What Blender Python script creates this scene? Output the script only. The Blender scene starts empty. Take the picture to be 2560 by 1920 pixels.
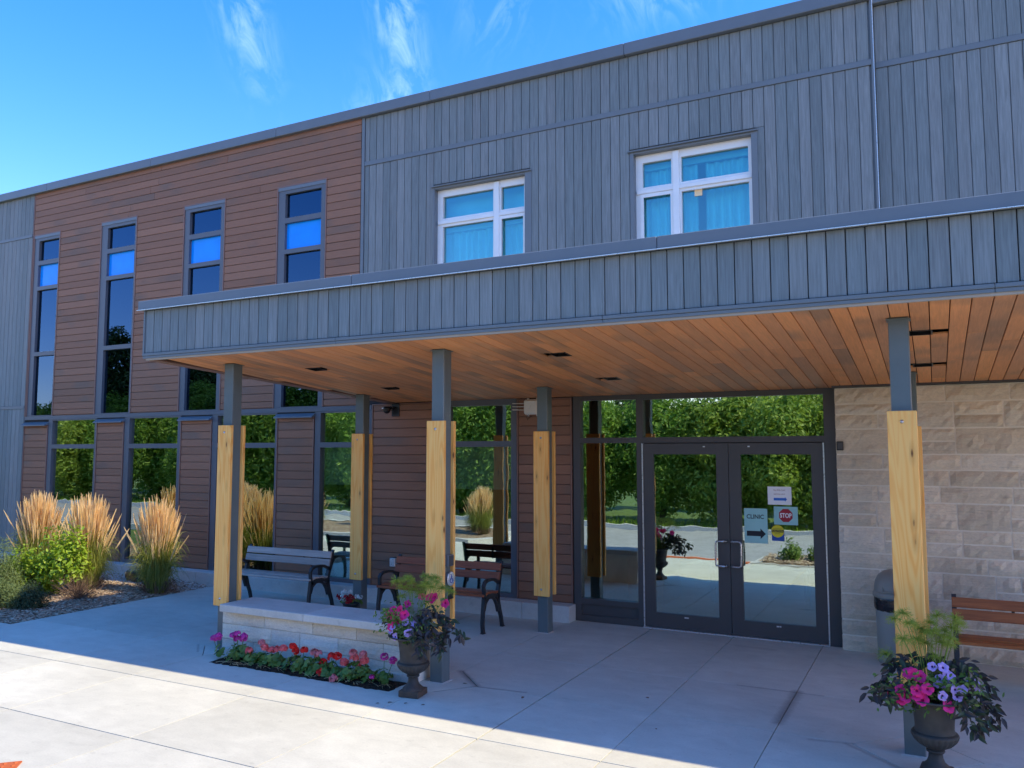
import bpy, math, random
import numpy as np
from mathutils import Vector, Matrix, noise as mnoise
random.seed(7); rng = np.random.default_rng(7)
R = math.radians
S = bpy.context.scene
COL = S.collection

# ------------------------------------------------------------------ camera
cam = bpy.data.cameras.new("camera"); camo = bpy.data.objects.new("camera", cam); COL.objects.link(camo)
Rv, Uv, Fv = Vector((0.888245, 0.459369, -0.000924)), Vector((0.038834, -0.073085, 0.996569)), Vector((-0.457726, 0.885234, 0.082757))
M = Matrix((Rv, Uv, -Fv)).transposed().to_4x4(); M.translation = Vector((0, -9.2663, 2.0349))
camo.matrix_world = M
cam.sensor_width = 36; cam.lens = 2031.195 / 2560 * 36; cam.clip_start = .05; cam.clip_end = 900
S.camera = camo

# ------------------------------------------------------------------ light
SUN = Vector((0.92, 0.094, 1.0)).normalized()
sl = bpy.data.lights.new("sun", 'SUN'); sl.energy = 2.0; sl.angle = R(.5); sl.color = (1, .84, .55)
so = bpy.data.objects.new("sun", sl); COL.objects.link(so)
so.rotation_euler = SUN.to_track_quat('Z', 'Y').to_euler()
S.view_settings.view_transform = 'Standard'; S.view_settings.look = 'None'
S.view_settings.exposure = 1.68; S.view_settings.gamma = 1; S.view_settings.use_curve_mapping = False
S.cycles.max_bounces = 12; S.cycles.diffuse_bounces = 8; S.cycles.glossy_bounces = 6; S.cycles.transparent_max_bounces = 16; S.cycles.caustics_reflective = False; S.cycles.caustics_refractive = False

W = bpy.data.worlds.new("World"); S.world = W; W.use_nodes = True
nt = W.node_tree; nt.nodes.clear(); N = nt.nodes.new; L = nt.links.new
sky = N('ShaderNodeTexSky'); sky.sky_type = 'NISHITA'; sky.sun_disc = False
sky.sun_elevation = math.asin(SUN.z); sky.sun_rotation = math.atan2(SUN.x, SUN.y)
sky.air_density = 1.0; sky.dust_density = .2; sky.ozone_density = 3.0; sky.altitude = 100
bg = N('ShaderNodeBackground'); bg.inputs[1].default_value = .15; out = N('ShaderNodeOutputWorld')
tc = N('ShaderNodeTexCoord')
def wm(op, a, b=None, c=None):
    n = N('ShaderNodeMath'); n.operation = op
    for i, v in enumerate((a, b, c)):
        if v is None: continue
        if isinstance(v, (int, float)): n.inputs[i].default_value = v
        else: L(v, n.inputs[i])
    return n.outputs[0]
def wdot(vec):
    n = N('ShaderNodeVectorMath'); n.operation = 'DOT_PRODUCT'; L(tc.outputs['Generated'], n.inputs[0]); n.inputs[1].default_value = vec
    return n.outputs['Value']
total = None
for cdir, su, sv, amp, tilt in (((-.640, .612, .462), .022, .060, 0.45, .35), ((-.512, .713, .479), .022, .075, 0.54, .25), ((-.545, .744, .387), .035, .040, 0.42, .2),
                                ((-.415, .765, .492), .04, .04, 0.18, -.4), ((-.22, .84, .53), .07, .035, 0.54, .3)):
    c = Vector(cdir).normalized(); a = c.cross(Vector((0, 0, 1))).normalized(); b = a.cross(c)
    a2 = a * math.cos(tilt) + b * math.sin(tilt); b2 = -a * math.sin(tilt) + b * math.cos(tilt)
    u = wdot(a2); v = wdot(b2)
    e = wm('ADD', wm('POWER', wm('DIVIDE', u, su), 2.0), wm('POWER', wm('DIVIDE', v, sv), 2.0))
    m = wm('EXPONENT', wm('MULTIPLY', e, -1.0))
    front = wm('GREATER_THAN', wdot(c), 0.0)
    cmb = N('ShaderNodeCombineXYZ'); L(wm('MULTIPLY', u, 42.0), cmb.inputs[0]); L(wm('MULTIPLY', v, 17.0), cmb.inputs[1]); cmb.inputs[2].default_value = su * 100
    nz = N('ShaderNodeTexNoise'); L(cmb.outputs[0], nz.inputs['Vector']); nz.inputs['Scale'].default_value = 1.0; nz.inputs['Detail'].default_value = 7; nz.inputs['Roughness'].default_value = .62; nz.inputs['Distortion'].default_value = .7
    mr = N('ShaderNodeMapRange'); L(nz.outputs[0], mr.inputs[0]); mr.inputs[1].default_value = .46; mr.inputs[2].default_value = .9
    t = wm('MULTIPLY', wm('MULTIPLY', m, mr.outputs[0]), wm('MULTIPLY', front, amp))
    total = t if total is None else wm('ADD', total, t)
hs = N('ShaderNodeHueSaturation'); hs.inputs['Saturation'].default_value = 1.38; hs.inputs['Value'].default_value = .98; L(sky.outputs[0], hs.inputs['Color'])
tn = N('ShaderNodeMixRGB'); tn.blend_type = 'MULTIPLY'; tn.inputs[0].default_value = 1; L(hs.outputs[0], tn.inputs[1]); tn.inputs[2].default_value = (1.11, .765, .84, 1)
mx = N('ShaderNodeMixRGB'); cl = wm('MINIMUM', wm('MULTIPLY', total, .75), .9); L(cl, mx.inputs[0]); L(tn.outputs[0], mx.inputs[1]); mx.inputs[2].default_value = (5.0, 6.0, 7.2, 1)
L(mx.outputs[0], bg.inputs[0]); L(bg.outputs[0], out.inputs[0])

# ------------------------------------------------------------------ material helpers
class NT:
    def __init__(s, name):
        s.m = bpy.data.materials.new(name); s.m.use_nodes = True; s.t = s.m.node_tree; s.t.nodes.clear()
        s.out = s.n('ShaderNodeOutputMaterial')
    def n(s, k, **kw):
        x = s.t.nodes.new(k)
        for a, b in kw.items(): setattr(x, a, b)
        return x
    def l(s, a, b): s.t.links.new(a, b)
    def setv(s, sock, v):
        if isinstance(v, (int, float)): sock.default_value = v
        elif isinstance(v, (tuple, list)): sock.default_value = v
        else: s.l(v, sock)
    def math(s, op, a, b=0.0, c=None):
        x = s.n('ShaderNodeMath', operation=op); s.setv(x.inputs[0], a); s.setv(x.inputs[1], b)
        if c is not None: s.setv(x.inputs[2], c)
        return x.outputs[0]
    def coord(s, scale=(1, 1, 1), rnd=True, kind='Object', rot=(0, 0, 0)):
        t = s.n('ShaderNodeTexCoord'); v = t.outputs[kind]
        if rnd:
            oi = s.n('ShaderNodeObjectInfo'); mu = s.n('ShaderNodeVectorMath', operation='SCALE'); cb = s.n('ShaderNodeCombineXYZ')
            s.l(oi.outputs['Random'], cb.inputs[0]); s.l(s.math('FRACT', s.math('MULTIPLY', oi.outputs['Random'], 17.3)), cb.inputs[1]); s.l(s.math('FRACT', s.math('MULTIPLY', oi.outputs['Random'], 91.7)), cb.inputs[2])
            s.l(cb.outputs[0], mu.inputs[0]); mu.inputs['Scale'].default_value = 60
            ad = s.n('ShaderNodeVectorMath', operation='ADD'); s.l(v, ad.inputs[0]); s.l(mu.outputs[0], ad.inputs[1]); v = ad.outputs[0]
        mp = s.n('ShaderNodeMapping'); mp.inputs['Scale'].default_value = scale; mp.inputs['Rotation'].default_value = rot; s.l(v, mp.inputs[0])
        return mp.outputs[0]
    def noise(s, v, scale, detail=4, rough=.6, dist=0, out=0):
        x = s.n('ShaderNodeTexNoise'); s.l(v, x.inputs['Vector']); x.inputs['Scale'].default_value = scale; x.inputs['Detail'].default_value = detail; x.inputs['Roughness'].default_value = rough; x.inputs['Distortion'].default_value = dist
        return x.outputs[out]
    def rnd(s, k=1.0):
        oi = s.n('ShaderNodeObjectInfo'); return s.math('FRACT', s.math('MULTIPLY', oi.outputs['Random'], k))
    def ramp(s, f, stops):
        x = s.n('ShaderNodeValToRGB'); s.setv(x.inputs[0], f); e = x.color_ramp.elements
        while len(e) < len(stops): e.new(.5)
        for i, (p, c) in enumerate(stops): e[i].position = p; e[i].color = (*c, 1)
        return x.outputs[0]
    def maprange(s, f, a, b, c, d):
        x = s.n('ShaderNodeMapRange'); s.setv(x.inputs[0], f)
        for i, v in enumerate((a, b, c, d)): x.inputs[i + 1].default_value = v
        return x.outputs[0]
    def mix(s, f, a, b, mode='MIX'):
        x = s.n('ShaderNodeMixRGB', blend_type=mode); s.setv(x.inputs[0], f)
        for i, v in ((1, a), (2, b)):
            if isinstance(v, (tuple, list)): v = (*v, 1) if len(v) == 3 else v
            s.setv(x.inputs[i], v)
        return x.outputs[0]
    def scalecol(s, col, f):
        x = s.n('ShaderNodeVectorMath', operation='SCALE')
        if isinstance(col, (tuple, list)): x.inputs[0].default_value = col[:3]
        else: s.l(col, x.inputs[0])
        s.setv(x.inputs['Scale'], f); return x.outputs[0]
    def bump(s, h, strength, dist=.01):
        x = s.n('ShaderNodeBump'); x.inputs['Strength'].default_value = strength; x.inputs['Distance'].default_value = dist; s.l(h, x.inputs['Height']); return x.outputs[0]
    def pbr(s, col, rough=.6, spec=.5, metal=0, normal=None, coat=0):
        p = s.n('ShaderNodeBsdfPrincipled')
        if isinstance(col, (tuple, list)): p.inputs['Base Color'].default_value = (*col[:3], 1)
        else: s.l(col, p.inputs['Base Color'])
        s.setv(p.inputs['Roughness'], rough); p.inputs['Metallic'].default_value = metal; p.inputs['Specular IOR Level'].default_value = spec
        p.inputs['Coat Weight'].default_value = coat
        if normal is not None: s.l(normal, p.inputs['Normal'])
        s.l(p.outputs[0], s.out.inputs[0]); return s.m

def plain(name, col, rough=.5, spec=.5, metal=0, var=.06, bscale=60, bstr=.05, coat=0):
    t = NT(name); v = t.coord((1, 1, 1)); n = t.noise(v, 3.5, 5); n2 = t.noise(v, bscale, 3)
    f = t.maprange(n, .3, .7, 1 - var, 1 + var)
    return t.pbr(t.scalecol(col, f), t.maprange(n2, .3, .7, rough - .05, rough + .05), spec, metal, t.bump(n2, bstr, .002), coat)

def board_mat(name, cols, axis, varv=.14, streak=.35, rough=.55, grain=(90, 4), patch=None, bstr=.25):
    """composite cladding: grain runs along local axis; cols = ramp of tones picked per board"""
    t = NT(name)
    sc = [grain[0]] * 3; sc[axis] = grain[1]
    v = t.coord(tuple(sc)); n = t.noise(v, 1, 6, .65, .6)
    sc2 = [14] * 3; sc2[axis] = 1.2
    n2 = t.noise(t.coord(tuple(sc2)), 1, 4, .6, .5)
    base = t.ramp(t.math('ADD', t.math('MULTIPLY', t.rnd(1.0), .75), t.math('MULTIPLY', n2, .3)), cols)
    f = t.math('MULTIPLY', t.maprange(n, .25, .75, 1 - streak, 1 + streak), t.maprange(t.rnd(37.7), 0, 1, 1 - varv, 1 + varv))
    c = t.scalecol(base, f)
    if patch:
        sc3 = [1.0] * 3; sc3[axis] = .9
        pn = t.noise(t.coord(tuple(sc3)), 1.1, 2, .5)
        c = t.mix(t.maprange(pn, .56, .68, 0, .7), c, t.scalecol(patch, f))
    return t.pbr(c, rough, .35, 0, t.bump(n, bstr, .0015))

Mt = {}
Mt['grey_board'] = board_mat('grey_cladding', [(.0, (.165, .195, .20)), (.45, (.19, .218, .222)), (.75, (.21, .23, .232)), (1, (.235, .255, .255))], 2, .07, .30, .6, (70, 3))
Mt['brown_board'] = board_mat('brown_cladding', [(0, (.24, .120, .073)), (.5, (.285, .138, .083)), (1, (.32, .158, .096))], 0, .06, .10, .6, (60, 5), (.18, .12, .09))
Mt['soffit_board'] = board_mat('soffit_wood', [(0, (.46, .235, .13)), (.4, (.63, .28, .125)), (.75, (.76, .315, .12)), (1, (.86, .385, .15))], 1, .10, .18, .5, (80, 4), (.30, .18, .11))
Mt['brown_trim'] = plain('brown_metal_trim', (.24, .13, .10), .5)
Mt['tan_trim'] = plain('tan_metal_trim', (.42, .34, .26), .5)
Mt['grey_trim'] = plain('grey_metal_trim', (.155, .178, .195), .42, .5, 0, .04)
Mt['coping'] = plain('coping_metal', (.15, .172, .195), .38, .5, 0, .04)
Mt['frame'] = plain('window_frame_grey', (.105, .115, .135), .4, .5, 0, .04)
Mt['dark_frame'] = plain('door_frame_dark', (.075, .07, .07), .42, .5, 0, .05)
Mt['post'] = plain('painted_steel_post', (.12, .15, .155), .35, .5, 0, .10, 25, .06)
Mt['white_trim'] = plain('white_vinyl', (.82, .83, .82), .35)
Mt['light_metal'] = plain('light_aluminium', (.75, .75, .74), .3, .6, .6, .03)
Mt['steel'] = plain('brushed_steel', (.55, .55, .56), .28, .5, .9, .04)
Mt['backing'] = plain('dark_backing', (.02, .02, .023), .8)
Mt['interior'] = plain('interior_paint', (.12, .12, .115), .8)
Mt['interior_floor'] = plain('interior_floor', (.06, .06, .06), .4)
Mt['black'] = plain('black_plastic', (.012, .012, .014), .35)
Mt['iron'] = plain('black_cast_iron', (.025, .025, .028), .45, .5, 0, .1, 80, .15)
Mt['offwhite'] = plain('offwhite_plastic', (.72, .70, .64), .4)
Mt['roofing'] = plain('roof_membrane', (.3, .3, .3), .8)
Mt['black_bag'] = plain('black_bin_bag', (.015, .015, .02), .25, .6, 0, .1, 25, .8)

def cedar():
    t = NT('cedar_board')
    g0 = t.noise(t.coord((8, 6, .55)), 1, 1.5, .5, .3); w0 = t.maprange(t.math('SINE', t.math('MULTIPLY', g0, 75)), -1, 1, 0, 1)
    n = t.noise(t.coord((120, 60, 3)), 1, 4)
    vo = t.n('ShaderNodeTexVoronoi', feature='F1'); t.l(t.coord((13, 9, 3.6)), vo.inputs['Vector']); vo.inputs['Scale'].default_value = 1.0
    sel = t.n('ShaderNodeSeparateColor'); t.l(vo.outputs['Color'], sel.inputs[0])
    kn = t.math('MULTIPLY', t.maprange(vo.outputs['Distance'], .05, .13, 1, 0), t.math('GREATER_THAN', sel.outputs[0], .42))
    halo = t.math('MULTIPLY', t.maprange(vo.outputs['Distance'], .05, .38, .55, 0), t.math('GREATER_THAN', sel.outputs[0], .42))
    c = t.ramp(t.math('ADD', t.math('MULTIPLY', w0, .55), t.math('MULTIPLY', n, .3)), [(.1, (1.0, .56, .17)), (.5, (1.0, .50, .13)), (.8, (.92, .38, .08)), (1, (.80, .29, .05))])
    c = t.mix(t.maprange(t.noise(t.coord((3, 3, .8)), 1, 2), .4, .7, 0, .4), c, (1.0, .56, .17))
    c = t.mix(halo, c, (.50, .22, .06)); c = t.mix(kn, c, (.16, .06, .02))
    return t.pbr(c, .55, .3, 0, t.bump(n, .12, .001))
Mt['cedar'] = cedar()

def slats(name, a, b):
    t = NT(name); n = t.noise(t.coord((3, 60, 60)), 1, 5, .6, .8); n2 = t.noise(t.coord((1.5, 18, 18)), 1, 3, .6, 1.2)
    c = t.ramp(t.math('ADD', t.math('MULTIPLY', n, .5), t.math('MULTIPLY', n2, .5)), [(.3, a), (.7, b)])
    c = t.scalecol(c, t.maprange(t.rnd(), 0, 1, .85, 1.15))
    return t.pbr(c, .5, .35, 0, t.bump(n, .2, .001))
Mt['slat_grey'] = slats('weathered_grey_slat', (.30, .25, .225), (.50, .44, .40))
Mt['slat_brown'] = slats('red_brown_slat', (.17, .05, .025), (.38, .12, .055))
Mt['slat_orange'] = slats('orange_brown_slat', (.20, .06, .02), (.50, .17, .05))

def concrete(name, col, dirt=.5, stains=False):
    t = NT(name); v = t.coord((1, 1, 1), False, 'Object')
    g = t.n('ShaderNodeNewGeometry'); p = g.outputs['Position']
    def ns(s, sc, d=5, r=.6, di=0):
        mp = t.n('ShaderNodeMapping'); mp.inputs['Scale'].default_value = sc; t.l(p, mp.inputs[0]); return t.noise(mp.outputs[0], s, d, r, di)
    big = ns(1, (.7, .7, .7), 4); mid = ns(1, (3.5, 6, 4), 6, .65, .4); fine = ns(1, (55, 90, 60), 4, .7); spots = ns(1, (12, 17, 12), 3, .5); broom = ns(1, (5, 160, 30), 3)
    f = t.math('MULTIPLY', t.maprange(big, .3, .7, .87, 1.08), t.maprange(mid, .3, .75, .90, 1.07))
    f = t.math('MULTIPLY', f, t.maprange(fine, .3, .7, .93, 1.06)); f = t.math('MULTIPLY', f, t.maprange(spots, .62, .8, 1, .85)); f = t.math('MULTIPLY', f, t.maprange(broom, .3, .7, .98, 1.02))
    f = t.math('MULTIPLY', f, t.maprange(t.rnd(), 0, 1, .90, 1.04))
    c = t.scalecol(col, f); c = t.mix(t.maprange(ns(1, (1.3, 1.1, 1), 5, .7), .58, .8, 0, dirt * .35), c, (.33, .27, .19))
    vo = t.n('ShaderNodeTexVoronoi', feature='F1'); t.l(p, vo.inputs['Vector']); vo.inputs['Scale'].default_value = 3.1; vo.inputs['Randomness'].default_value = 1
    c = t.mix(t.math('MULTIPLY', t.maprange(vo.outputs['Distance'], .012, .022, 1, 0), .45), c, (.14, .12, .10))
    if stains:
        sx = t.n('ShaderNodeSeparateXYZ'); t.l(p, sx.inputs[0]); X, Y = sx.outputs[0], sx.outputs[1]; smudge = ns(1, (16, 16, 1), 4, .7)
        for (ax, ay, bx, by, wd, am) in ((-3.99, -2.60, -3.62, -2.95, .035, .8), (-3.62, -2.97, -3.15, -2.93, .014, .8), (-3.85, -3.26, -3.62, -2.97, .012, .7), (-1.105, -1.86, -1.12, -2.75, .045, .85), (-1.60, -1.885, -.90, -1.885, .014, .75), (-.62, -2.99, -.28, -3.31, .02, .6), (-.58, -2.97, -.86, -3.02, .02, .5), (-1.9, -.42, -1.55, -.44, .05, .3), (-7.0, -2.97, -6.75, -3.2, .012, .6)):
            dx, dy = bx - ax, by - ay; L2 = dx * dx + dy * dy
            px_ = t.math('SUBTRACT', X, ax); py_ = t.math('SUBTRACT', Y, ay)
            k = t.maprange(t.math('DIVIDE', t.math('ADD', t.math('MULTIPLY', px_, dx), t.math('MULTIPLY', py_, dy)), L2), 0, 1, 0, 1)
            ex = t.math('SUBTRACT', px_, t.math('MULTIPLY', k, dx)); ey = t.math('SUBTRACT', py_, t.math('MULTIPLY', k, dy))
            d = t.math('SQRT', t.math('ADD', t.math('MULTIPLY', ex, ex), t.math('MULTIPLY', ey, ey)))
            m = t.math('MULTIPLY', t.maprange(t.math('ADD', d, t.math('MULTIPLY', t.math('SUBTRACT', smudge, .5), wd * 2.2)), wd * .1, wd * 1.5, am, 0), t.maprange(smudge, .3, .6, .55, 1))
            c = t.mix(m, c, (.20, .18, .16))
    h = t.math('ADD', t.math('MULTIPLY', fine, .6), broom)
    return t.pbr(c, .75, .35, 0, t.bump(h, .10, .002))
Mt['concrete'] = concrete('pavement_concrete', (.61, .61, .54), .7, True)
Mt['foundation'] = concrete('foundation_concrete', (.60, .60, .57), .8)
Mt['kerb'] = concrete('kerb_concrete', (.62, .61, .58), .3)
Mt['cap'] = concrete('cap_limestone', (.60, .58, .53), .2)
Mt['joint'] = plain('joint_dirt', (.045, .04, .035), .9)
Mt['asphalt'] = plain('asphalt', (.34, .34, .34), .85, .3, 0, .15, 40, .5)

def stone(name, cols, bs):
    t = NT(name); g = t.n('ShaderNodeNewGeometry'); p = g.outputs['Position']
    def ns(sc, d=5, r=.6, di=0):
        mp = t.n('ShaderNodeMapping'); mp.inputs['Scale'].default_value = sc; t.l(p, mp.inputs[0]); return t.noise(mp.outputs[0], 1, d, r, di)
    a = ns((5, 5, 11), 5, .6, .5); b = ns((40, 40, 70), 4, .7); c3 = ns((2.2, 2.2, 26), 4, .6, 1.5)
    base = t.ramp(t.math('ADD', t.math('MULTIPLY', a, .55), t.math('MULTIPLY', t.rnd(), .45)), cols)
    f = t.math('MULTIPLY', t.maprange(b, .3, .7, .86, 1.12), t.maprange(c3, .3, .45, .80, 1.0)); f = t.math('MULTIPLY', f, t.maprange(t.rnd(13.7), 0, 1, .84, 1.08))
    h = t.math('ADD', t.math('MULTIPLY', c3, 1.2), t.math('MULTIPLY', b, .35)); h = t.math('ADD', h, t.math('MULTIPLY', ns((16, 16, 24), 4), 1.0))
    return t.pbr(t.scalecol(base, f), .85, .25, 0, t.bump(h, bs * .7, .008))
Mt['stone'] = stone('tan_rockface_stone', [(.15, (.66, .57, .43)), (.5, (.76, .66, .50)), (.85, (.70, .65, .54))], .8)
Mt['pale_stone'] = stone('pale_limestone', [(.15, (.66, .58, .46)), (.5, (.76, .71, .61)), (.85, (.64, .64, .61))], .7)
Mt['mortar'] = plain('mortar', (.86, .80, .68), .9, .2, 0, .1, 90, .5)
Mt['urn'] = None
def urnm():
    t = NT('weathered_urn_iron'); v = t.coord((1, 1, 1), False); n = t.noise(v, 9, 5); n2 = t.noise(v, 90, 3)
    s = t.n('ShaderNodeSeparateXYZ'); t.l(v, s.inputs[0])
    rust = t.math('MULTIPLY', t.maprange(s.outputs[2], .02, .14, 1, .0), t.maprange(n, .35, .6, .35, 1))
    c = t.mix(t.maprange(n, .35, .7, 0, 1), (.035, .035, .034), (.06, .057, .053)); c = t.mix(rust, c, (.12, .075, .05))
    return t.pbr(c, .6, .35, 0, t.bump(n2, .25, .003))
Mt['urn'] = urnm()

def glass(name, tint, refl, f0=.5, wob=.012):
    t = NT(name); v = t.coord((1, 1, 1), True); n = t.noise(v, 2.2, 2, .5); nb = t.bump(n, wob * 10, .02)
    tr = t.n('ShaderNodeBsdfTransparent'); tr.inputs[0].default_value = (*tint, 1)
    gl = t.n('ShaderNodeBsdfGlossy'); gl.inputs['Roughness'].default_value = 0; gl.inputs[0].default_value = (*refl, 1); t.l(nb, gl.inputs['Normal'])
    lw = t.n('ShaderNodeLayerWeight'); lw.inputs[0].default_value = .35
    f = t.maprange(lw.outputs['Fresnel'], .02, .9, f0, 1.0)
    mx = t.n('ShaderNodeMixShader'); t.l(f, mx.inputs[0]); t.l(tr.outputs[0], mx.inputs[1]); t.l(gl.outputs[0], mx.inputs[2]); t.l(mx.outputs[0], t.out.inputs[0]); return t.m
Mt['glass'] = glass('coated_glass', (.92, .98, .95), (.86, 1, .92), .42, .006)
Mt['glass_up'] = glass('upper_coated_glass', (.12, .20, .26), (.26, .48, .80), .12, .003)
Mt['glass_bed'] = glass('bedroom_glass', (.58, .97, 1), (.70, .95, 1), .12, .003)
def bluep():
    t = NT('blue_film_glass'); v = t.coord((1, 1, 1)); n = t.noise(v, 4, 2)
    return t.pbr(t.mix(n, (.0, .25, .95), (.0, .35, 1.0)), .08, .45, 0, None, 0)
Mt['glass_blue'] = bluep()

def leaf(name, a, b, tr=.3, rough=.45, spec=.4):
    t = NT(name); g = t.n('ShaderNodeNewGeometry'); mp = t.n('ShaderNodeMapping'); mp.inputs['Scale'].default_value = (9, 9, 9); t.l(g.outputs['Position'], mp.inputs[0])
    f = t.noise(mp.outputs[0], 1, 2); r2 = t.math('ADD', t.math('MULTIPLY', g.outputs['Random Per Island'], .75), t.math('MULTIPLY', f, .3))
    c = t.mix(r2, a, b)
    p = t.n('ShaderNodeBsdfPrincipled'); t.l(c, p.inputs['Base Color']); p.inputs['Roughness'].default_value = rough; p.inputs['Specular IOR Level'].default_value = spec
    tl = t.n('ShaderNodeBsdfTranslucent'); t.l(t.mix(.5, c, (b[0] * 1.3, b[1] * 1.4, b[2])), tl.inputs[0])
    mx = t.n('ShaderNodeMixShader'); mx.inputs[0].default_value = tr; t.l(p.outputs[0], mx.inputs[1]); t.l(tl.outputs[0], mx.inputs[2]); t.l(mx.outputs[0], t.out.inputs[0]); return t.m
Mt['tree_leaf'] = leaf('tree_leaf', (.10, .20, .025), (.26, .40, .06), .45)
Mt['tree_leaf2'] = leaf('yellow_tree_leaf', (.17, .26, .03), (.36, .46, .08), .45)
Mt['dark_tree_leaf'] = leaf('dark_tree_leaf', (.02, .05, .012), (.05, .10, .025), .3)
Mt['bark'] = plain('bark', (.10, .075, .055), .9, .2, 0, .2, 30, .8)
Mt['shrub_leaf'] = leaf('bright_shrub_leaf', (.12, .24, .015), (.38, .50, .05), .35)
Mt['juniper'] = leaf('grey_green_needles', (.09, .14, .05), (.20, .27, .10), .25, .6)
Mt['dark_juniper'] = leaf('dark_green_needles', (.035, .06, .03), (.09, .13, .06), .2, .6)
Mt['grass_blade'] = leaf('grass_blade', (.10, .17, .03), (.36, .36, .08), .35)
Mt['grass_stem'] = leaf('grass_stem', (.20, .26, .06), (.46, .40, .14), .3)
Mt['plume'] = leaf('tan_plume', (.55, .38, .19), (1.0, .82, .54), .45, .8)
Mt['dry'] = leaf('dry_twig', (.10, .06, .04), (.24, .15, .10), .0, .8)
Mt['geranium_leaf'] = leaf('geranium_leaf', (.06, .13, .02), (.19, .29, .06), .25)
Mt['petunia_leaf'] = leaf('petunia_leaf', (.07, .14, .02), (.20, .30, .06), .3)
Mt['papyrus'] = leaf('papyrus_ray', (.16, .25, .03), (.40, .48, .09), .35)
Mt['vine_leaf'] = leaf('dark_purple_leaf', (.03, .024, .028), (.075, .06, .055), .12, .45)
Mt['vine_leaf2'] = leaf('dark_olive_leaf', (.03, .045, .022), (.075, .095, .045), .15, .45)
Mt['lawn'] = plain('lawn_ground', (.11, .17, .04), .9, .2, 0, .3, 30, .8)
def petal(name, a, b, tr=.35): return leaf(name, a, b, tr, .6, .3)
Mt['pink'] = petal('hot_pink_petal', (.95, .02, .20), (1.0, .06, .36))
Mt['pink_dk'] = petal('pink_throat', (.50, .0, .09), (.62, .0, .13))
Mt['purple'] = petal('lilac_petal', (.52, .34, .85), (.72, .52, .95))
Mt['purple_dk'] = petal('purple_throat', (.05, .01, .12), (.10, .02, .22))
Mt['g_red'] = petal('red_geranium_petal', (.72, .02, .02), (.95, .05, .04))
Mt['g_salmon'] = petal('salmon_geranium_petal', (.85, .13, .14), (.98, .28, .28))
Mt['g_magenta'] = petal('magenta_geranium_petal', (.50, .03, .32), (.85, .12, .55))
Mt['g_faded'] = petal('faded_pink_petal', (.60, .12, .16), (.90, .40, .42))
Mt['white_petal'] = petal('white_petal', (.75, .78, .82), (.92, .92, .95))
Mt['dark_red'] = petal('dark_red_petal', (.30, .01, .02), (.55, .02, .03))
def mulch(name, a, b, c0, sc=34):
    t = NT(name); g = t.n('ShaderNodeNewGeometry'); vo = t.n('ShaderNodeTexVoronoi', feature='F1'); mp = t.n('ShaderNodeMapping'); mp.inputs['Scale'].default_value = (1, 1.6, 1); mp.inputs['Rotation'].default_value = (0, 0, .6)
    nn = t.n('ShaderNodeTexNoise'); t.l(g.outputs['Position'], nn.inputs['Vector']); nn.inputs['Scale'].default_value = 9
    ad = t.n('ShaderNodeVectorMath', operation='MULTIPLY_ADD'); t.l(nn.outputs[1], ad.inputs[0]); ad.inputs[1].default_value = (.1, .1, .1); t.l(g.outputs['Position'], ad.inputs[2]); t.l(ad.outputs[0], mp.inputs[0])
    t.l(mp.outputs[0], vo.inputs['Vector']); vo.inputs['Scale'].default_value = sc
    s = t.n('ShaderNodeSeparateColor'); t.l(vo.outputs['Color'], s.inputs[0])
    col = t.ramp(s.outputs[0], [(0, c0), (.5, a), (1, b)])
    return t.pbr(col, .9, .15, 0, t.bump(vo.outputs['Distance'], .8, .02))
Mt['mulch'] = mulch('bark_mulch', (.30, .20, .13), (.52, .43, .33), (.10, .06, .04))
Mt['soil'] = mulch('dark_soil', (.035, .022, .015), (.07, .045, .03), (.012, .008, .006), 60)
Mt['chip'] = leaf('bark_chip', (.20, .11, .06), (.66, .54, .41), .0, .9, .2)
Mt['gravel'] = leaf('pale_gravel', (.45, .42, .38), (.72, .68, .62), .0, .9, .2)
Mt['rust'] = plain('tactile_rust', (.50, .12, .035), .7, .3, 0, .25, 60, .5)
Mt['rock'] = plain('dark_rock', (.035, .035, .03), .35, .5, 0, .3, 30, .5)
Mt['bin'] = plain('grey_bin_plastic', (.30, .30, .265), .5, .4, 0, .05, 70, .15)
Mt['curtain'] = plain('sheer_curtain', (.93, .95, .95), .9, .1)
Mt['blind'] = plain('roller_blind', (.70, .92, .80), .9, .1)
Mt['paper'] = plain('white_paper', (.88, .87, .87), .6)
Mt['ink'] = plain('black_ink', (.01, .012, .02), .6)
Mt['inkblue'] = plain('blue_ink', (.02, .16, .60), .6)
Mt['inkred'] = plain('red_ink', (.36, .015, .03), .6)
Mt['inkbrown'] = plain('brown_ink', (.25, .09, .08), .6)
Mt['yellow'] = plain('yellow_sticker', (.75, .62, .02), .5)
Mt['sblue'] = plain('blue_sticker', (.01, .07, .35), .5)
Mt['cream'] = plain('cream_sticker', (.90, .66, .38), .6)

# ------------------------------------------------------------------ mesh helpers
def mesh(name, v, f, mats, smooth=False, mi=None):
    m = bpy.data.meshes.new(name)
    if isinstance(v, np.ndarray):
        nv, nf, k = len(v), len(f), f.shape[1]
        m.vertices.add(nv); m.vertices.foreach_set('co', v.astype(np.float32).ravel())
        m.loops.add(nf * k); m.loops.foreach_set('vertex_index', f.astype(np.int32).ravel())
        m.polygons.add(nf); m.polygons.foreach_set('loop_start', np.arange(nf, dtype=np.int32) * k); m.polygons.foreach_set('loop_total', np.full(nf, k, np.int32))
    else: m.from_pydata(v, [], f)
    for x in (mats if isinstance(mats, (list, tuple)) else [mats]): m.materials.append(x)
    if mi is not None: m.polygons.foreach_set('material_index', np.asarray(mi, np.int32))
    m.update(calc_edges=True)
    if smooth: m.polygons.foreach_set('use_smooth', [True] * len(m.polygons))
    return m
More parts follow.
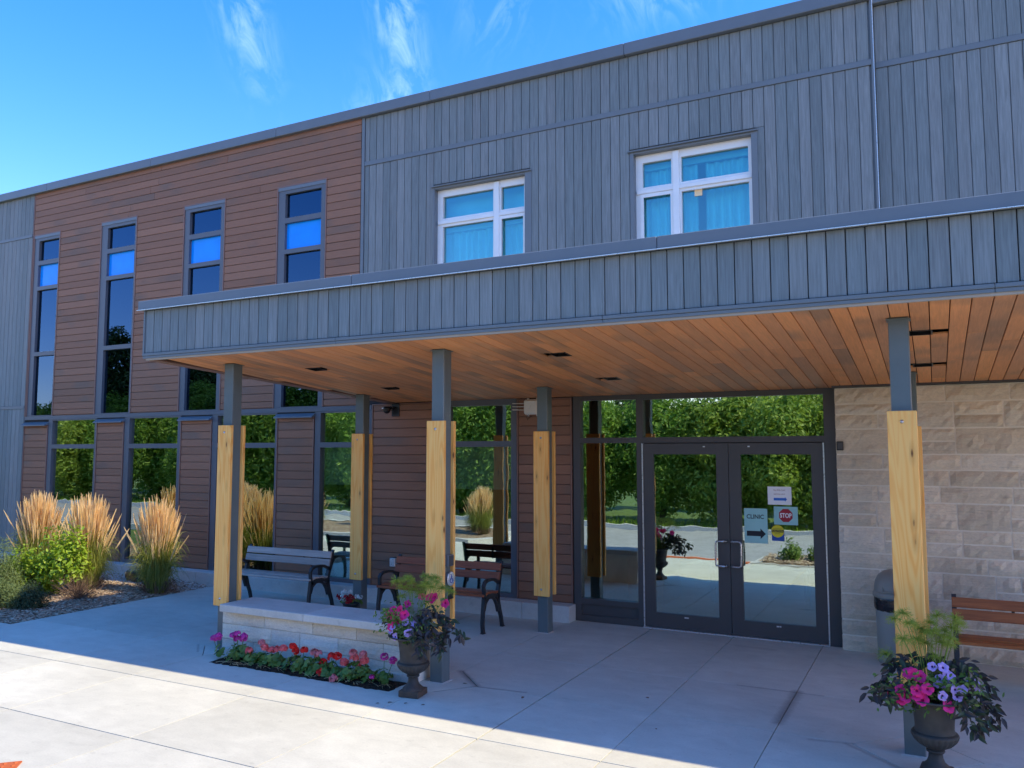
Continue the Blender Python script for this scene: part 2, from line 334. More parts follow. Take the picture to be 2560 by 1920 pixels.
def ob(name, me, parent=None, loc=(0, 0, 0), rot=(0, 0, 0), label=None, cat=None, group=None, kind=None, scale=None):
    o = bpy.data.objects.new(name, me); COL.objects.link(o); o.location = loc; o.rotation_euler = rot
    if scale is not None: o.scale = scale if isinstance(scale, (tuple, list)) else (scale,) * 3
    if parent is not None: o.parent = parent
    for k, v in (('label', label), ('category', cat), ('group', group), ('kind', kind)):
        if v: o[k] = v
    return o
class MB:
    def __init__(s): s.v = []; s.f = []; s.mi = []
    def add(s, v, f, mi=0):
        b = len(s.v); s.v += [tuple(x) for x in v]; s.f += [tuple(i + b for i in q) for q in f]; s.mi += [mi] * len(f)
    def box(s, x0, x1, y0, y1, z0, z1, mi=0):
        s.add([(x0, y0, z0), (x1, y0, z0), (x1, y1, z0), (x0, y1, z0), (x0, y0, z1), (x1, y0, z1), (x1, y1, z1), (x0, y1, z1)],
              [(0, 3, 2, 1), (4, 5, 6, 7), (0, 1, 5, 4), (1, 2, 6, 5), (2, 3, 7, 6), (3, 0, 4, 7)], mi)
    def tube(s, pts, r, n=8, mi=0, flat=None):
        pts = [Vector(p) for p in pts]; rings = []
        for i, p in enumerate(pts):
            d = (pts[min(i + 1, len(pts) - 1)] - pts[max(i - 1, 0)]).normalized()
            a = Vector((1, 0, 0)) if abs(d.x) < .9 else Vector((0, 1, 0)); b = d.cross(a).normalized(); a = b.cross(d).normalized()
            rr = r[i] if isinstance(r, (list, tuple)) else r
            ring = []
            for k in range(n):
                t = 2 * math.pi * (k + .5) / n; ca, sa = math.cos(t), math.sin(t)
                if flat: q = p + a * flat * (1 if ca > 0 else -1) * (1 if n == 4 else abs(ca)) + b * rr * (1 if sa > 0 else -1) * (1 if n == 4 else abs(sa))
                else: q = p + a * ca * rr + b * sa * rr
                ring.append(q)
            rings.append(ring)
        v = [q for ring in rings for q in ring]; f = []
        for i in range(len(pts) - 1):
            for k in range(n): f.append((i * n + k, i * n + (k + 1) % n, (i + 1) * n + (k + 1) % n, (i + 1) * n + k))
        f.append(tuple(range(n))[::-1]); f.append(tuple((len(pts) - 1) * n + k for k in range(n)))
        s.add(v, f, mi)
    def lathe(s, prof, n=32, mi=0, gad=None, cx=0, cy=0):
        v = []; f = []
        for j, (r, z) in enumerate(prof):
            for k in range(n):
                t = 2 * math.pi * k / n; rr = r
                if gad and gad[0] <= z <= gad[1]: rr = r * (1 + gad[3] * abs(math.sin(t * gad[2] / 2)) - gad[3] * .5)
                v.append((cx + rr * math.cos(t), cy + rr * math.sin(t), z))
        for j in range(len(prof) - 1):
            for k in range(n): f.append((j * n + k, j * n + (k + 1) % n, (j + 1) * n + (k + 1) % n, (j + 1) * n + k))
        s.add(v, f, mi)
    def quad(s, a, b, c, d, mi=0): s.add([a, b, c, d], [(0, 1, 2, 3)], mi)
    def me(s, name, mats, smooth=False): return mesh(name, s.v, s.f, mats, smooth, s.mi)
def box_ob(name, x0, x1, y0, y1, z0, z1, mat, parent=None, bev=0, **kw):
    cx, cy, cz = (x0 + x1) / 2, (y0 + y1) / 2, (z0 + z1) / 2
    if bev: return cham(name, x0, x1, y0, y1, z0, z1, bev, mat, parent, **kw)
    m = MB(); m.box(x0 - cx, x1 - cx, y0 - cy, y1 - cy, z0 - cz, z1 - cz); return ob(name, m.me(name, mat), parent, (cx, cy, cz), **kw)
def cham_v(hx, hy, hz, c):
    """fully chamfered box, 24 verts"""
    v = []; idx = {}
    for sx in (-1, 1):
        for sy in (-1, 1):
            for sz in (-1, 1):
                for a in range(3):
                    p = [sx * (hx - c), sy * (hy - c), sz * (hz - c)]; p[a] = (sx, sy, sz)[a] * (hx, hy, hz)[a]
                    idx[(sx, sy, sz, a)] = len(v); v.append(tuple(p))
    f = []
    for a in range(3):
        o = [i for i in range(3) if i != a]
        for sgn in (-1, 1):
            q = []
            for s1, s2 in ((-1, -1), (1, -1), (1, 1), (-1, 1)):
                k = [0, 0, 0]; k[a] = sgn; k[o[0]] = s1; k[o[1]] = s2; q.append(idx[(*k, a)])
            f.append(tuple(q))
    for a in range(3):
        o = [i for i in range(3) if i != a]
        for s1 in (-1, 1):
            for s2 in (-1, 1):
                def key(sa, face):
                    k = [0, 0, 0]; k[a] = sa; k[o[0]] = s1; k[o[1]] = s2; return idx[(*k, face)]
                f.append((key(-1, o[0]), key(1, o[0]), key(1, o[1]), key(-1, o[1])))
    for sx in (-1, 1):
        for sy in (-1, 1):
            for sz in (-1, 1): f.append((idx[(sx, sy, sz, 0)], idx[(sx, sy, sz, 1)], idx[(sx, sy, sz, 2)]))
    return v, f
_cc = {}
def cham(name, x0, x1, y0, y1, z0, z1, c, mat, parent=None, **kw):
    hx, hy, hz = (x1 - x0) / 2, (y1 - y0) / 2, (z1 - z0) / 2; key = (round(hx, 4), round(hy, 4), round(hz, 4), c, mat.name)
    if key not in _cc:
        v, f = cham_v(hx, hy, hz, c); m = mesh(name, v, f, mat)
        import bmesh; bm = bmesh.new(); bm.from_mesh(m); bmesh.ops.recalc_face_normals(bm, faces=bm.faces); bm.to_mesh(m); bm.free(); _cc[key] = m
    return ob(name, _cc[key], parent, ((x0 + x1) / 2, (y0 + y1) / 2, (z0 + z1) / 2), **kw)
def plate(x0, x1, z0, z1, holes, y0, y1, mb=None):
    xs = sorted({x0, x1, *[min(max(h[i], x0), x1) for h in holes for i in (0, 1)]}); zs = sorted({z0, z1, *[min(max(h[i], z0), z1) for h in holes for i in (2, 3)]})
    def solid(i, j):
        if i < 0 or j < 0 or i >= len(xs) - 1 or j >= len(zs) - 1: return False
        cx, cz = (xs[i] + xs[i + 1]) / 2, (zs[j] + zs[j + 1]) / 2
        return not any(h[0] < cx < h[1] and h[2] < cz < h[3] for h in holes)
    m = mb or MB()
    for i in range(len(xs) - 1):
        for j in range(len(zs) - 1):
            if not solid(i, j): continue
            a, b, c, d = xs[i], xs[i + 1], zs[j], zs[j + 1]
            m.quad((a, y0, c), (b, y0, c), (b, y0, d), (a, y0, d)); m.quad((b, y1, c), (a, y1, c), (a, y1, d), (b, y1, d))
            if not solid(i - 1, j): m.quad((a, y1, c), (a, y0, c), (a, y0, d), (a, y1, d))
            if not solid(i + 1, j): m.quad((b, y0, c), (b, y1, c), (b, y1, d), (b, y0, d))
            if not solid(i, j - 1): m.quad((a, y1, c), (b, y1, c), (b, y0, c), (a, y0, c))
            if not solid(i, j + 1): m.quad((a, y0, d), (b, y0, d), (b, y1, d), (a, y1, d))
    return m
def empty(name, loc=(0, 0, 0), rot=(0, 0, 0), **kw): return ob(name, None, None, loc, rot, **kw)
def copy_tree(o, parent=None):
    c = o.copy(); COL.objects.link(c)
    if parent is not None: c.parent = parent
    for ch in list(o.children): copy_tree(ch, c)
    return c
def text_mesh(txt, width, height, mat, name='lettering', bold=0):
    cu = bpy.data.curves.new('t', 'FONT'); cu.body = txt; cu.align_x = 'CENTER'; cu.align_y = 'CENTER'; cu.resolution_u = 3; cu.offset = bold
    to = bpy.data.objects.new('t', cu); COL.objects.link(to)
    me = bpy.data.meshes.new_from_object(to); bpy.data.objects.remove(to); bpy.data.curves.remove(cu)
    co = np.empty(len(me.vertices) * 3); me.vertices.foreach_get('co', co); co = co.reshape(-1, 3)
    mn, mxx = co.min(0), co.max(0); sx = width / (mxx[0] - mn[0]); sy = height / (mxx[1] - mn[1]); c = (mn + mxx) / 2
    co = np.stack([(co[:, 0] - c[0]) * sx, np.zeros(len(co)), (co[:, 1] - c[1]) * sy], 1); me.vertices.foreach_set('co', co.ravel()); me.materials.clear(); me.materials.append(mat); me.name = name; me.update()
    return me

# ================================================================== SETTING
g = MB(); g.quad((-300, -300, -.16), (300, -300, -.16), (300, 300, -.16), (-300, 300, -.16)); ob('ground', g.me('ground', Mt['lawn']), kind='structure')
g = MB(); g.quad((-90, -12.6, -.115), (60, -12.6, -.115), (60, -6.45, -.115), (-90, -6.45, -.115)); ob('road', g.me('road', Mt['asphalt']), kind='structure')
g = MB()
g.box(-90, 60, -12.78, -12.6, -.155, .015); ob('far_kerb', g.me('far_kerb', Mt['kerb']), kind='structure')
g = MB(); g.box(-90, 60, -6.45, -6.30, -.155, -.004); ob('near_kerb', g.me('near_kerb', Mt['kerb']), kind='structure')
# pavement with slabs
g = MB(); g.box(-16, 8, -6.295, -.0, -.15, -.022); pav = ob('pavement', g.me('pavement', Mt['joint']), kind='structure')
def poly_slab(pts, parent, mat=Mt['concrete'], top=0.0, th=.018, c=.0012):
    cx = sum(p[0] for p in pts) / len(pts); cy = sum(p[1] for p in pts) / len(pts); n = len(pts)
    ins = []
    for p in pts:
        d = Vector((cx - p[0], cy - p[1])).normalized() * c * 1.3; ins.append((p[0] + d.x - cx, p[1] + d.y - cy, top))
    v = [(p[0] - cx, p[1] - cy, top - th) for p in pts] + [(p[0] - cx, p[1] - cy, top - c) for p in pts] + ins
    f = [tuple(range(2 * n, 3 * n))]
    for k in range(2):
        for i in range(n): f.append((k * n + i, k * n + (i + 1) % n, (k + 1) * n + (i + 1) % n, (k + 1) * n + i))
    return ob('slab', mesh('slab', v, f, mat), parent, (cx, cy, 0))
XS = [-16, -13.6, -11.6, -9.8, -7.7, -6.60, -5.18, -3.98, -2.96, -2.03, -1.11, -.186, .74, 1.66, 2.6, 3.6, 5.6, 8]
YS = [0.0, -1.88, -2.97, -4.08, -5.2, -6.295]
strong = {-2.96: .0075, -4.08: .0045, -5.2: .0045, -6.60: .004}
DIA = [(-6.60, -2.97, .30), (-3.98, -2.97, .385), (-.186, -2.97, .40)]
for i in range(len(XS) - 1):
    for j in range(len(YS) - 1):
        x0, x1, y1, y0 = XS[i], XS[i + 1], YS[j], YS[j + 1]
        if x1 <= -9.8:
            if y1 > -3.26: y1 = -3.26
            if y1 <= y0: continue
        gx0, gx1, gy0, gy1 = (strong.get(k, .0032) for k in (x0, x1, y0, y1))
        pts = []
        for (cx, cy, sx, sy) in ((x0, y0, 1, 1), (x1, y0, -1, 1), (x1, y1, -1, -1), (x0, y1, 1, -1)):
            gx = gx0 if cx == x0 else gx1; gy = gy0 if cy == y0 else gy1
            r = next((d[2] for d in DIA if abs(d[0] - cx) < .01 and abs(d[1] - cy) < .01), 0)
            if r:
                a = (cx + sx * (r + .003), cy + sy * gy); b = (cx + sx * gx, cy + sy * (r + .003))
                pts += [b, a] if (sx, sy) in ((1, 1), (-1, -1)) else [a, b]
            else: pts.append((cx + sx * gx, cy + sy * gy))
        poly_slab(pts, pav)
for cx, cy, r in DIA:
    q = r - .004; poly_slab([(cx - q, cy), (cx, cy - q), (cx + q, cy), (cx, cy + q)], pav)
# tactile plate at the curb ramp
u1 = Vector((-.7071, -.7071)); u2 = Vector((.66, -.75)).normalized(); p0 = Vector((-5.41, -5.83))
def tact(pts, nx, ny, nm):
    m = MB(); a, b, c, d = [Vector(p) for p in pts]
    m.add([(*p, .001) for p in (a, b, c, d)] + [(*p, .009) for p in (a, b, c, d)], [(0, 1, 5, 4), (1, 2, 6, 5), (2, 3, 7, 6), (3, 0, 4, 7), (4, 5, 6, 7)])
    for i in range(nx):
        for j in range(ny):
            p = a.lerp(b, (i + .5) / nx).lerp(d.lerp(c, (i + .5) / nx), (j + .5) / ny)
            m.add([(p.x - .012, p.y - .012, .0085), (p.x + .012, p.y - .012, .0085), (p.x + .012, p.y + .012, .0085), (p.x - .012, p.y + .012, .0085), (p.x - .007, p.y - .007, .014), (p.x + .007, p.y - .007, .014), (p.x + .007, p.y + .007, .014), (p.x - .007, p.y + .007, .014)],
                  [(0, 1, 5, 4), (1, 2, 6, 5), (2, 3, 7, 6), (3, 0, 4, 7), (4, 5, 6, 7)])
    return ob('tactile_plate', m.me('tactile_plate', Mt['rust']), pav)
q1 = p0 + u1 * .62
tact([p0, q1, q1 + u2 * .45, p0 + u2 * .45], 10, 8, '')
tact([(-4.9, -6.28), (-3.1, -6.28), (-3.1, -6.05), (-4.9, -6.05)], 26, 4, '')

# mulch bed on the left: uneven ground sheet
def sheet(name, pts_fn, nx, ny, x0, x1, y0, y1, mat, **kw):
    xs = np.linspace(x0, x1, nx); ys = np.linspace(y0, y1, ny); v = []; f = []
    for j in range(ny):
        for i in range(nx): v.append((xs[i], ys[j], pts_fn(xs[i], ys[j])))
    for j in range(ny - 1):
        for i in range(nx - 1): k = j * nx + i; f.append((k, k + 1, k + nx + 1, k + nx))
    return ob(name, mesh(name, v, f, mat, True), **kw)
def bedz(x, y):
    e = min(-9.8 - x, y + 3.26); return -.03 + min(max(e, 0), .35) * .16 + .02 * mnoise.noise(Vector((x * 2, y * 2, 0))) * min(1, max(e, 0) * 3)
sheet('mulch_bed', bedz, 60, 36, -17, -9.803, -3.255, -.0, Mt['mulch'], kind='structure')
def chips(name, n, xr, yr, zf, mat, ln, wd, parent=None, **kw):
    c = np.stack([rng.uniform(*xr, n), rng.uniform(*yr, n), np.zeros(n)], 1); c[:, 2] = [zf(a, b) + random.uniform(.002, .014) for a, b in c[:, :2]]
    a = rng.uniform(0, math.pi, n); l = rng.uniform(*ln, n) / 2; w = rng.uniform(*wd, n) / 2; t = rng.normal(0, .22, (n, 2))
    dx = np.stack([np.cos(a) * l, np.sin(a) * l, t[:, 0] * l], 1); dy = np.stack([-np.sin(a) * w, np.cos(a) * w, t[:, 1] * w], 1); up = np.array([0, 0, .004])
    v = np.stack([c - dx - dy, c + dx - dy, c + dx + dy, c - dx + dy, c - dx * .8 - dy * .7 + up, c + dx * .8 - dy * .7 + up, c + dx * .8 + dy * .7 + up, c - dx * .8 + dy * .7 + up], 1).reshape(-1, 3)
    b = np.arange(n)[:, None, None] * 8; f = (np.array([[4, 5, 6, 7], [0, 1, 5, 4], [1, 2, 6, 5], [2, 3, 7, 6], [3, 0, 4, 7]])[None] + b).reshape(-1, 4)
    return ob(name, mesh(name, v, f, mat), parent, **kw)
chips('bark_chips', 9000, (-14, -9.84), (-3.22, -.1), bedz, Mt['chip'], (.02, .07), (.008, .022), kind='stuff', label='pale and brown bark chips spread over the planting bed on the left', cat='bark mulch')
chips('gravel_strip', 2500, (-12.5, -9.84), (-.75, -.22), bedz, Mt['gravel'], (.012, .03), (.012, .024), kind='stuff', label='strip of pale gravel along the foundation behind the grasses', cat='gravel')
# soil strip in front of the bench wall
def soilz(x, y):
    e = min(x + 6.36, -4.16 - x, y + 3.475, -3.13 - y) + .03 * mnoise.noise(Vector((x * 6, y * 6, 1))); return -.012 + min(max(e, -.03), .10) * .35 + .006 * mnoise.noise(Vector((x * 20, y * 20, 3)))
sheet('soil_strip', soilz, 110, 26, -6.38, -4.14, -3.49, -3.135, Mt['soil'], kind='structure')

# ================================================================== BUILDING
B = empty('clinic_building', label='two storey clinic building clad in brown planks and upright grey boards, with dark framed windows', cat='building')
up = lambda x, z, y: (x * (1 + y / 9.2663), 2.0349 + (z - 2.0349) * (1 + y / 9.2663))
WIN = [(-14.95, -14.20), (-13.02, -12.10), (-10.92, -10.00), (-8.86, -7.92)]
LOW = [(-14.29, -12.95), (-12.22, -10.86), (-10.14, -8.79), (-8.05, -7.02), (-5.86, -4.73)]
holesR = (-.42, 9, 2.76, 7)
holes = [holesR] + [(a + .02, b - .02, 2.66, 6.08) for a, b in WIN] + [(a + .03, b - .03, .2, 2.63) for a, b in LOW[:4]] + [(-5.83, -4.76, .2, 2.70), (-3.92, -.93, 0, 2.71), (-6.03, -4.54, 4.2, 5.69), (-3.16, -1.66, 4.2, 5.69)]
wc = plate(-17.4, 8, 0, 6.9, holes, .022, .20); plate(-.42, 8, 2.76, 6.88, [], .142, .205, wc); ob('wall_core', wc.me('wall_core', Mt['backing']), B)
m = MB()
m.box(-17.4, 8, .2, 12, 6.86, 6.93); m.box(-17.4, -17.2, .2, 12, 0, 6.9); m.box(7.8, 8, .2, 12, 0, 6.9); m.box(-17.4, 8, 12, 12.2, 0, 6.93)
ob('roof_slab', m.me('roof_slab', Mt['roofing']), B)
m = MB(); m.box(-17.2, 7.8, .2, 12, -.14, -.02); ob('interior_floor', m.me('interior_floor', Mt['interior_floor']), B)
m = MB(); m.box(-17.2, 7.8, .2, 12, 2.9, 3.15); m.box(-17.2, 7.8, 5.5, 5.6, 0, 6.8)
for x in (-7.6, -4.35, -.7): m.box(x, x + .08, .2, 5.5, 0, 2.9)
for x in (-7.4, -3.85, -.9): m.box(x, x + .08, .2, 5.5, 3.15, 6.8)
ob('interior_wall', m.me('interior_wall', Mt['interior']), B)

# brown cladding -----------------------------------------------------------
bw = ob('brown_wall', plate(-15.0, -7.26, 2.69, 6.925, [(a, b, 2.0, 6.10) for a, b in WIN], .0205, .0215).me('brown_wall', Mt['brown_trim']), B)
P = .122
def bb(x0, x1, z0, z1, par):
    cham('brown_board', x0 + .002, x1 - .002, random.uniform(-.001, .0005), .0200, z0 + .0035, z1 - .0035, .003, Mt['brown_board'], par)
cols_ = [(-14.18, -13.04), (-12.08, -10.94), (-9.98, -8.88), (-7.90, -7.27)]
k = 0; z = 2.70
while z < 6.9:
    z1 = min(2.674 + P * (k + 1), 6.92)
    if z1 < 6.125:
        for a, b in cols_: bb(a, b, z, z1, bw)
    else:
        xs = [-14.985]; x = -14.985 + random.uniform(1.2, 3.5)
        while x < -8.3: xs.append(x); x += random.uniform(3.0, 4.6)
        xs.append(-7.27)
        for a, b in zip(xs, xs[1:]): bb(a, b, z, z1, bw)
    z = z1; k += 1
# trims around upper slot windows
for a, b in WIN:
    box_ob('brown_trim', a - .018, a, -.007, .02, 2.69, 6.118, Mt['brown_trim'], bw); box_ob('brown_trim', b, b + .018, -.007, .02, 2.69, 6.118, Mt['brown_trim'], bw)
    box_ob('brown_trim', a, b, -.007, .02, 6.10, 6.118, Mt['brown_trim'], bw)
box_ob('brown_trim', -15.01, -14.99, -.006, .02, 2.69, 6.92, Mt['brown_trim'], bw)
# lower brown piers
piers = [(-15.0, -14.30, 2.52), (-12.94, -12.23, 2.545), (-10.85, -10.15, 2.545), (-8.78, -8.06, 2.545), (-7.01, -5.87, 2.70), (-4.72, -3.96, 2.70)]
for pi, (a, b, zt) in enumerate(piers):
    pw = ob('brown_pier', plate(a, b, .19, zt, [], .0205, .0215).me('brown_pier', Mt['brown_trim']), B)
    k = 0
    while True:
        z0 = .17 + .1215 * k; z1 = min(z0 + .1215, zt - .012); z0 = max(z0, .20)
        if z0 >= zt - .03: break
        bb(a + .018, b - .018, z0, z1, pw); k += 1
    for x in (a, b - .016): box_ob('brown_trim', x, x + .016, -.009, .021, .2, zt, Mt['brown_trim'], pw)
    box_ob('brown_trim', a + .016, b - .016, -.009, .021, zt - .012, zt, Mt['brown_trim'], pw)
    if pi < 4:
        m = MB(); m.add([(a - .01, -.075, zt + .004), (b + .01, -.075, zt + .004), (b + .01, .02, zt + .062), (a - .01, .02, zt + .062), (a - .01, -.075, zt - .012), (b + .01, -.075, zt - .012), (b + .01, .02, zt - .010 + .02), (a - .01, .02, zt + .01)],
                        [(0, 1, 2, 3), (4, 5, 1, 0), (5, 6, 2, 1), (7, 4, 0, 3), (7, 6, 5, 4)]); ob('flashing', m.me('flashing', Mt['coping']), pw)

# grey cladding --------------------------------------------------------------
gw = ob('grey_wall', plate(-7.25, -.42, 3.30, 6.92, [(-6.0, -4.55, 4.2, 5.66), (-3.15, -1.68, 4.2, 5.66)], .0205, .0215).me('grey_wall', Mt['grey_trim']), B)
def gb(x0, x1, z0, z1, y, par):
    cham('grey_board', x0 + .0035, x1 - .0035, y + random.uniform(-.001, .001), y + .0200, z0, z1, .003, Mt['grey_board'], par)
x0 = -1.44 + .1235 * (-47)
x = x0
wins = [(-6.00, -4.53), (-3.16, -1.66)]
while x < -.43:
    a, b = max(x, -7.20), min(x + .1235, -.43)
    if b - a > .03:
        gb(a, b, 6.245, 6.90, 0, gw)
        w = next((w for w in wins if a < w[1] and b > w[0]), None)
        if w is None: gb(a, b, 3.40, 6.175, 0, gw)
        else:
            gb(a, b, 5.715, 6.175, 0, gw); gb(a, b, 3.40, 4.20, 0, gw)
            if a < w[0] - .02: gb(a, w[0], 4.203, 5.712, 0, gw)
            if b > w[1] + .02: gb(w[1], b, 4.203, 5.712, 0, gw)
    x += .1235
box_ob('grey_trim', -7.255, -7.205, -.010, .02, 3.4, 6.93, Mt['grey_trim'], gw)
for a in np.arange(-7.2, -.43, 2.256): box_ob('grey_trim', a + .001, min(a + 2.255, -.425), -.012, .02, 6.178, 6.242, Mt['grey_trim'], gw, .002)
gs = ob('recessed_grey_wall', plate(-.41, 2.9, 2.76, 6.92, [], .1405, .1415).me('recessed_grey_wall', Mt['grey_trim']), B)
box_ob('grey_trim', -.432, -.411, -.012, .14, 3.4, 6.93, Mt['grey_trim'], gs)
box_ob('corner_trim', -.4105, -.405, -.013, .14, 3.4, 6.93, Mt['light_metal'], gs)
x = -.403
while x < 2.8:
    gb(x, x + .1235, 6.245, 6.88, .12, gs); gb(x, x + .1235, 3.3, 6.175, .12, gs); x += .1235
box_ob('grey_trim', -.40, 2.8, .108, .14, 6.178, 6.242, Mt['grey_trim'], gs, .002)
gl_ = ob('left_grey_wall', plate(-17.4, -15.02, .2, 6.92, [], .0205, .0215).me('left_grey_wall', Mt['grey_trim']), B)
x = -15.03
while x > -17.3:
    for a, b in ((.20, 2.835), (2.895, 6.09), (6.15, 6.92)): gb(x - .1235, x, a, b, 0, gl_)
    x -= .1235
for z in (2.837, 6.092): box_ob('grey_trim', -17.35, -15.03, -.01, .02, z, z + .056, Mt['grey_trim'], gl_, .002)
# roof coping
for i in range(6):
    a = -17.4 + i * 2.84
    cham('roof_coping', a, min(a + 2.836, -.425), -.07, .30, 6.905, 7.055, .006, Mt['coping'], B)
cham('roof_coping', -.42, 2.9, .05, .42, 6.885, 7.035, .006, Mt['coping'], B); cham('roof_coping', 2.903, 8, .05, .42, 6.885, 7.035, .006, Mt['coping'], B)
box_ob('brown_trim', -15, -7.27, -.012, .02, 6.893, 6.903, Mt['brown_trim'], bw)
# foundation
fx = [-17.4, -15.9, -14.4, -12.9, -11.5, -10.2, -9.08, -7.62, -6.2, -4.56, -3.925]
for a, b in zip(fx, fx[1:]): cham('foundation_block', a + .002, b - .002, -.195, .019, -.05, .192, .006, Mt['foundation'], B)

# windows ---------------------------------------------------------------------
def pane(parent, x0, x1, z0, z1, y, mat): return box_ob('pane', x0 - .008, x1 + .008, y, y + .006, z0 - .008, z1 + .008, mat, parent)
for i, (a, b) in enumerate(WIN):
    ga, gb2 = [(-14.82, -14.23), (-12.86, -12.145), (-10.80, -10.085), (-8.72, -8.01)][i]
    zr = [(5.61, 5.99), (5.12, 5.53), (3.885, 5.05), (2.705, 3.81)]
    w = ob('slot_window', plate(a + .001, b - .001, 2.69, 6.099, [(ga, gb2, *z) for z in zr], .006, .10).me('slot_window', Mt['frame']), B)
    for j, z in enumerate(zr): pane(w, ga, gb2, *z, .055, Mt['glass_blue'] if j == 1 else Mt['glass_up'])
    box_ob('head_trim', a + .002, b - .002, -.004, .0055, 6.045, 6.098, Mt['coping'], w)
box_ob('mullion_band', -15.0, -7.02, -.004, .10, 2.622, 2.688, Mt['frame'], B)
shade = [1.69, 1.57, 1.64, 1.56, 1.54]
for i, (a, b) in enumerate(LOW):
    top = 2.62 if i < 4 else 2.715
    ga, gb2 = [(-14.18, -13.0), (-12.10, -10.925), (-10.03, -8.82), (-7.945, -7.10), (-5.74, -4.81)][i]
    zr = [(.245, 2.095), (2.17, 2.60 if i < 4 else 2.635)]
    w = ob('tall_window', plate(a, b, .195, top, [(ga, gb2, *z) for z in zr], .004, .10).me('tall_window', Mt['frame']), B)
    for z in zr: pane(w, ga, gb2, *z, .055, Mt['glass'])
    box_ob('roller_blind', ga, gb2, .112, .114, shade[i], 2.11, Mt['blind'], w)
# bedroom windows (white), set .08 back
def bedwin(x0, x1, vx, zt, wide_left, sticker):
    y = .08
    f = lambda x: x * (1 + y / 9.2663); h = lambda z: 2.0349 + (z - 2.0349) * (1 + y / 9.2663)
    X0, X1 = f(x0), f(x1); V0, V1 = f(vx[0]), f(vx[1]); zb = 4.28
    hs_ = [(f(x0) + .085, V0, h(5.215), h(5.52)), (V1, X1 - .05, h(5.215), h(5.52)), (f(x0) + .085, V0, zb + .07, h(5.10)), (V1, X1 - .05, zb + .07, h(5.10))]
    w = ob('bedroom_window', plate(X0, X1, zb, h(5.615), hs_, y, y + .07).me('bedroom_window', Mt['white_trim']), B)
    # raised transom ledge and centre post
    box_ob('transom_rail', X0 + .012, X1 - .012, y - .02, y - .0005, h(5.135), h(5.185), Mt['white_trim'], w, .004)
    box_ob('centre_post', V0 + .022, V1 - .022, y - .028, y - .0008, zb, h(5.60), Mt['white_trim'], w, .004)
    n = 0
    s = 3 if wide_left else 2
    q = hs_[s]; ob('casement_sash', plate(q[0] - .03, q[1] + .03, q[2] - .03, q[3] + .03, [(q[0] + .012, q[1] - .012, q[2] + .012, q[3] - .012)], y - .012, y - .0004).me('casement_sash', Mt['white_trim']), w)
    for q in hs_: pane(w, q[0], q[1], q[2], q[3], y + .04, Mt['glass_bed'])
    # reveal trim
    box_ob('head_flashing', x0 - .10, x1 + .06, -.035, .02, 5.672, 5.690, Mt['grey_trim'], w, .003)
    box_ob('reveal', x0 - .075, X0 - .0005, -.008, y + .05, 4.2, 5.671, Mt['grey_trim'], w); box_ob('reveal', X1 + .0005, x1 + .055, -.008, y, 4.2, 5.671, Mt['grey_trim'], w)
    box_ob('reveal', X0, X1, -.004, y + .05, h(5.615) + .001, 5.671, Mt['grey_trim'], w)
    # curtains
    def curt(a, b, zt_, yy):
        nn = int((b - a) * 90); xs = np.linspace(a, b, nn); v = []; ff = []
        for x in xs:
            yo = .045 * math.sin(x * 55 + 1.3 * math.sin(x * 9)) + .012 * math.sin(x * 23)
            v += [(x, yy + yo * .5, zt_), (x, yy + yo, 4.2)]
        for i in range(nn - 1): ff.append((2 * i, 2 * i + 2, 2 * i + 3, 2 * i + 1))
        ob('curtain', mesh('curtain', v, ff, Mt['curtain'], True), w)
    if sticker:
        curt(X0, f(-2.385), 5.50, .30); curt(f(-2.295), X1 + .05, 5.50, .32); box_ob('cream_sticker', f(-2.384), f(-2.294), y + .034, y + .0395, h(5.028), h(5.12) - .012, Mt['cream'], w)
    else: curt(X0, X1, 5.08, .30)
    box_ob('curtain_track', X0, X1, .24, .27, 5.50 if sticker else 5.085, 5.60 if sticker else 5.17, Mt['curtain'], w)
    if not sticker: box_ob('ceiling_bulkhead', X0, X1, .36, .40, 5.1, 5.75, Mt['curtain'], w)
    return w
bedwin(-5.94, -4.56, (-5.07, -4.95), 5.6, True, False)
bedwin(-3.09, -1.70, (-2.65, -2.53), 5.6, False, True)
# bedrooms pale walls
m = MB(); m.box(-7.3, -4.0, 1.6, 1.65, 3.2, 6.8); m.box(-3.7, -1.0, 1.6, 1.65, 3.2, 6.8); ob('bedroom_wall', m.me('bedroom_wall', Mt['curtain']), B)

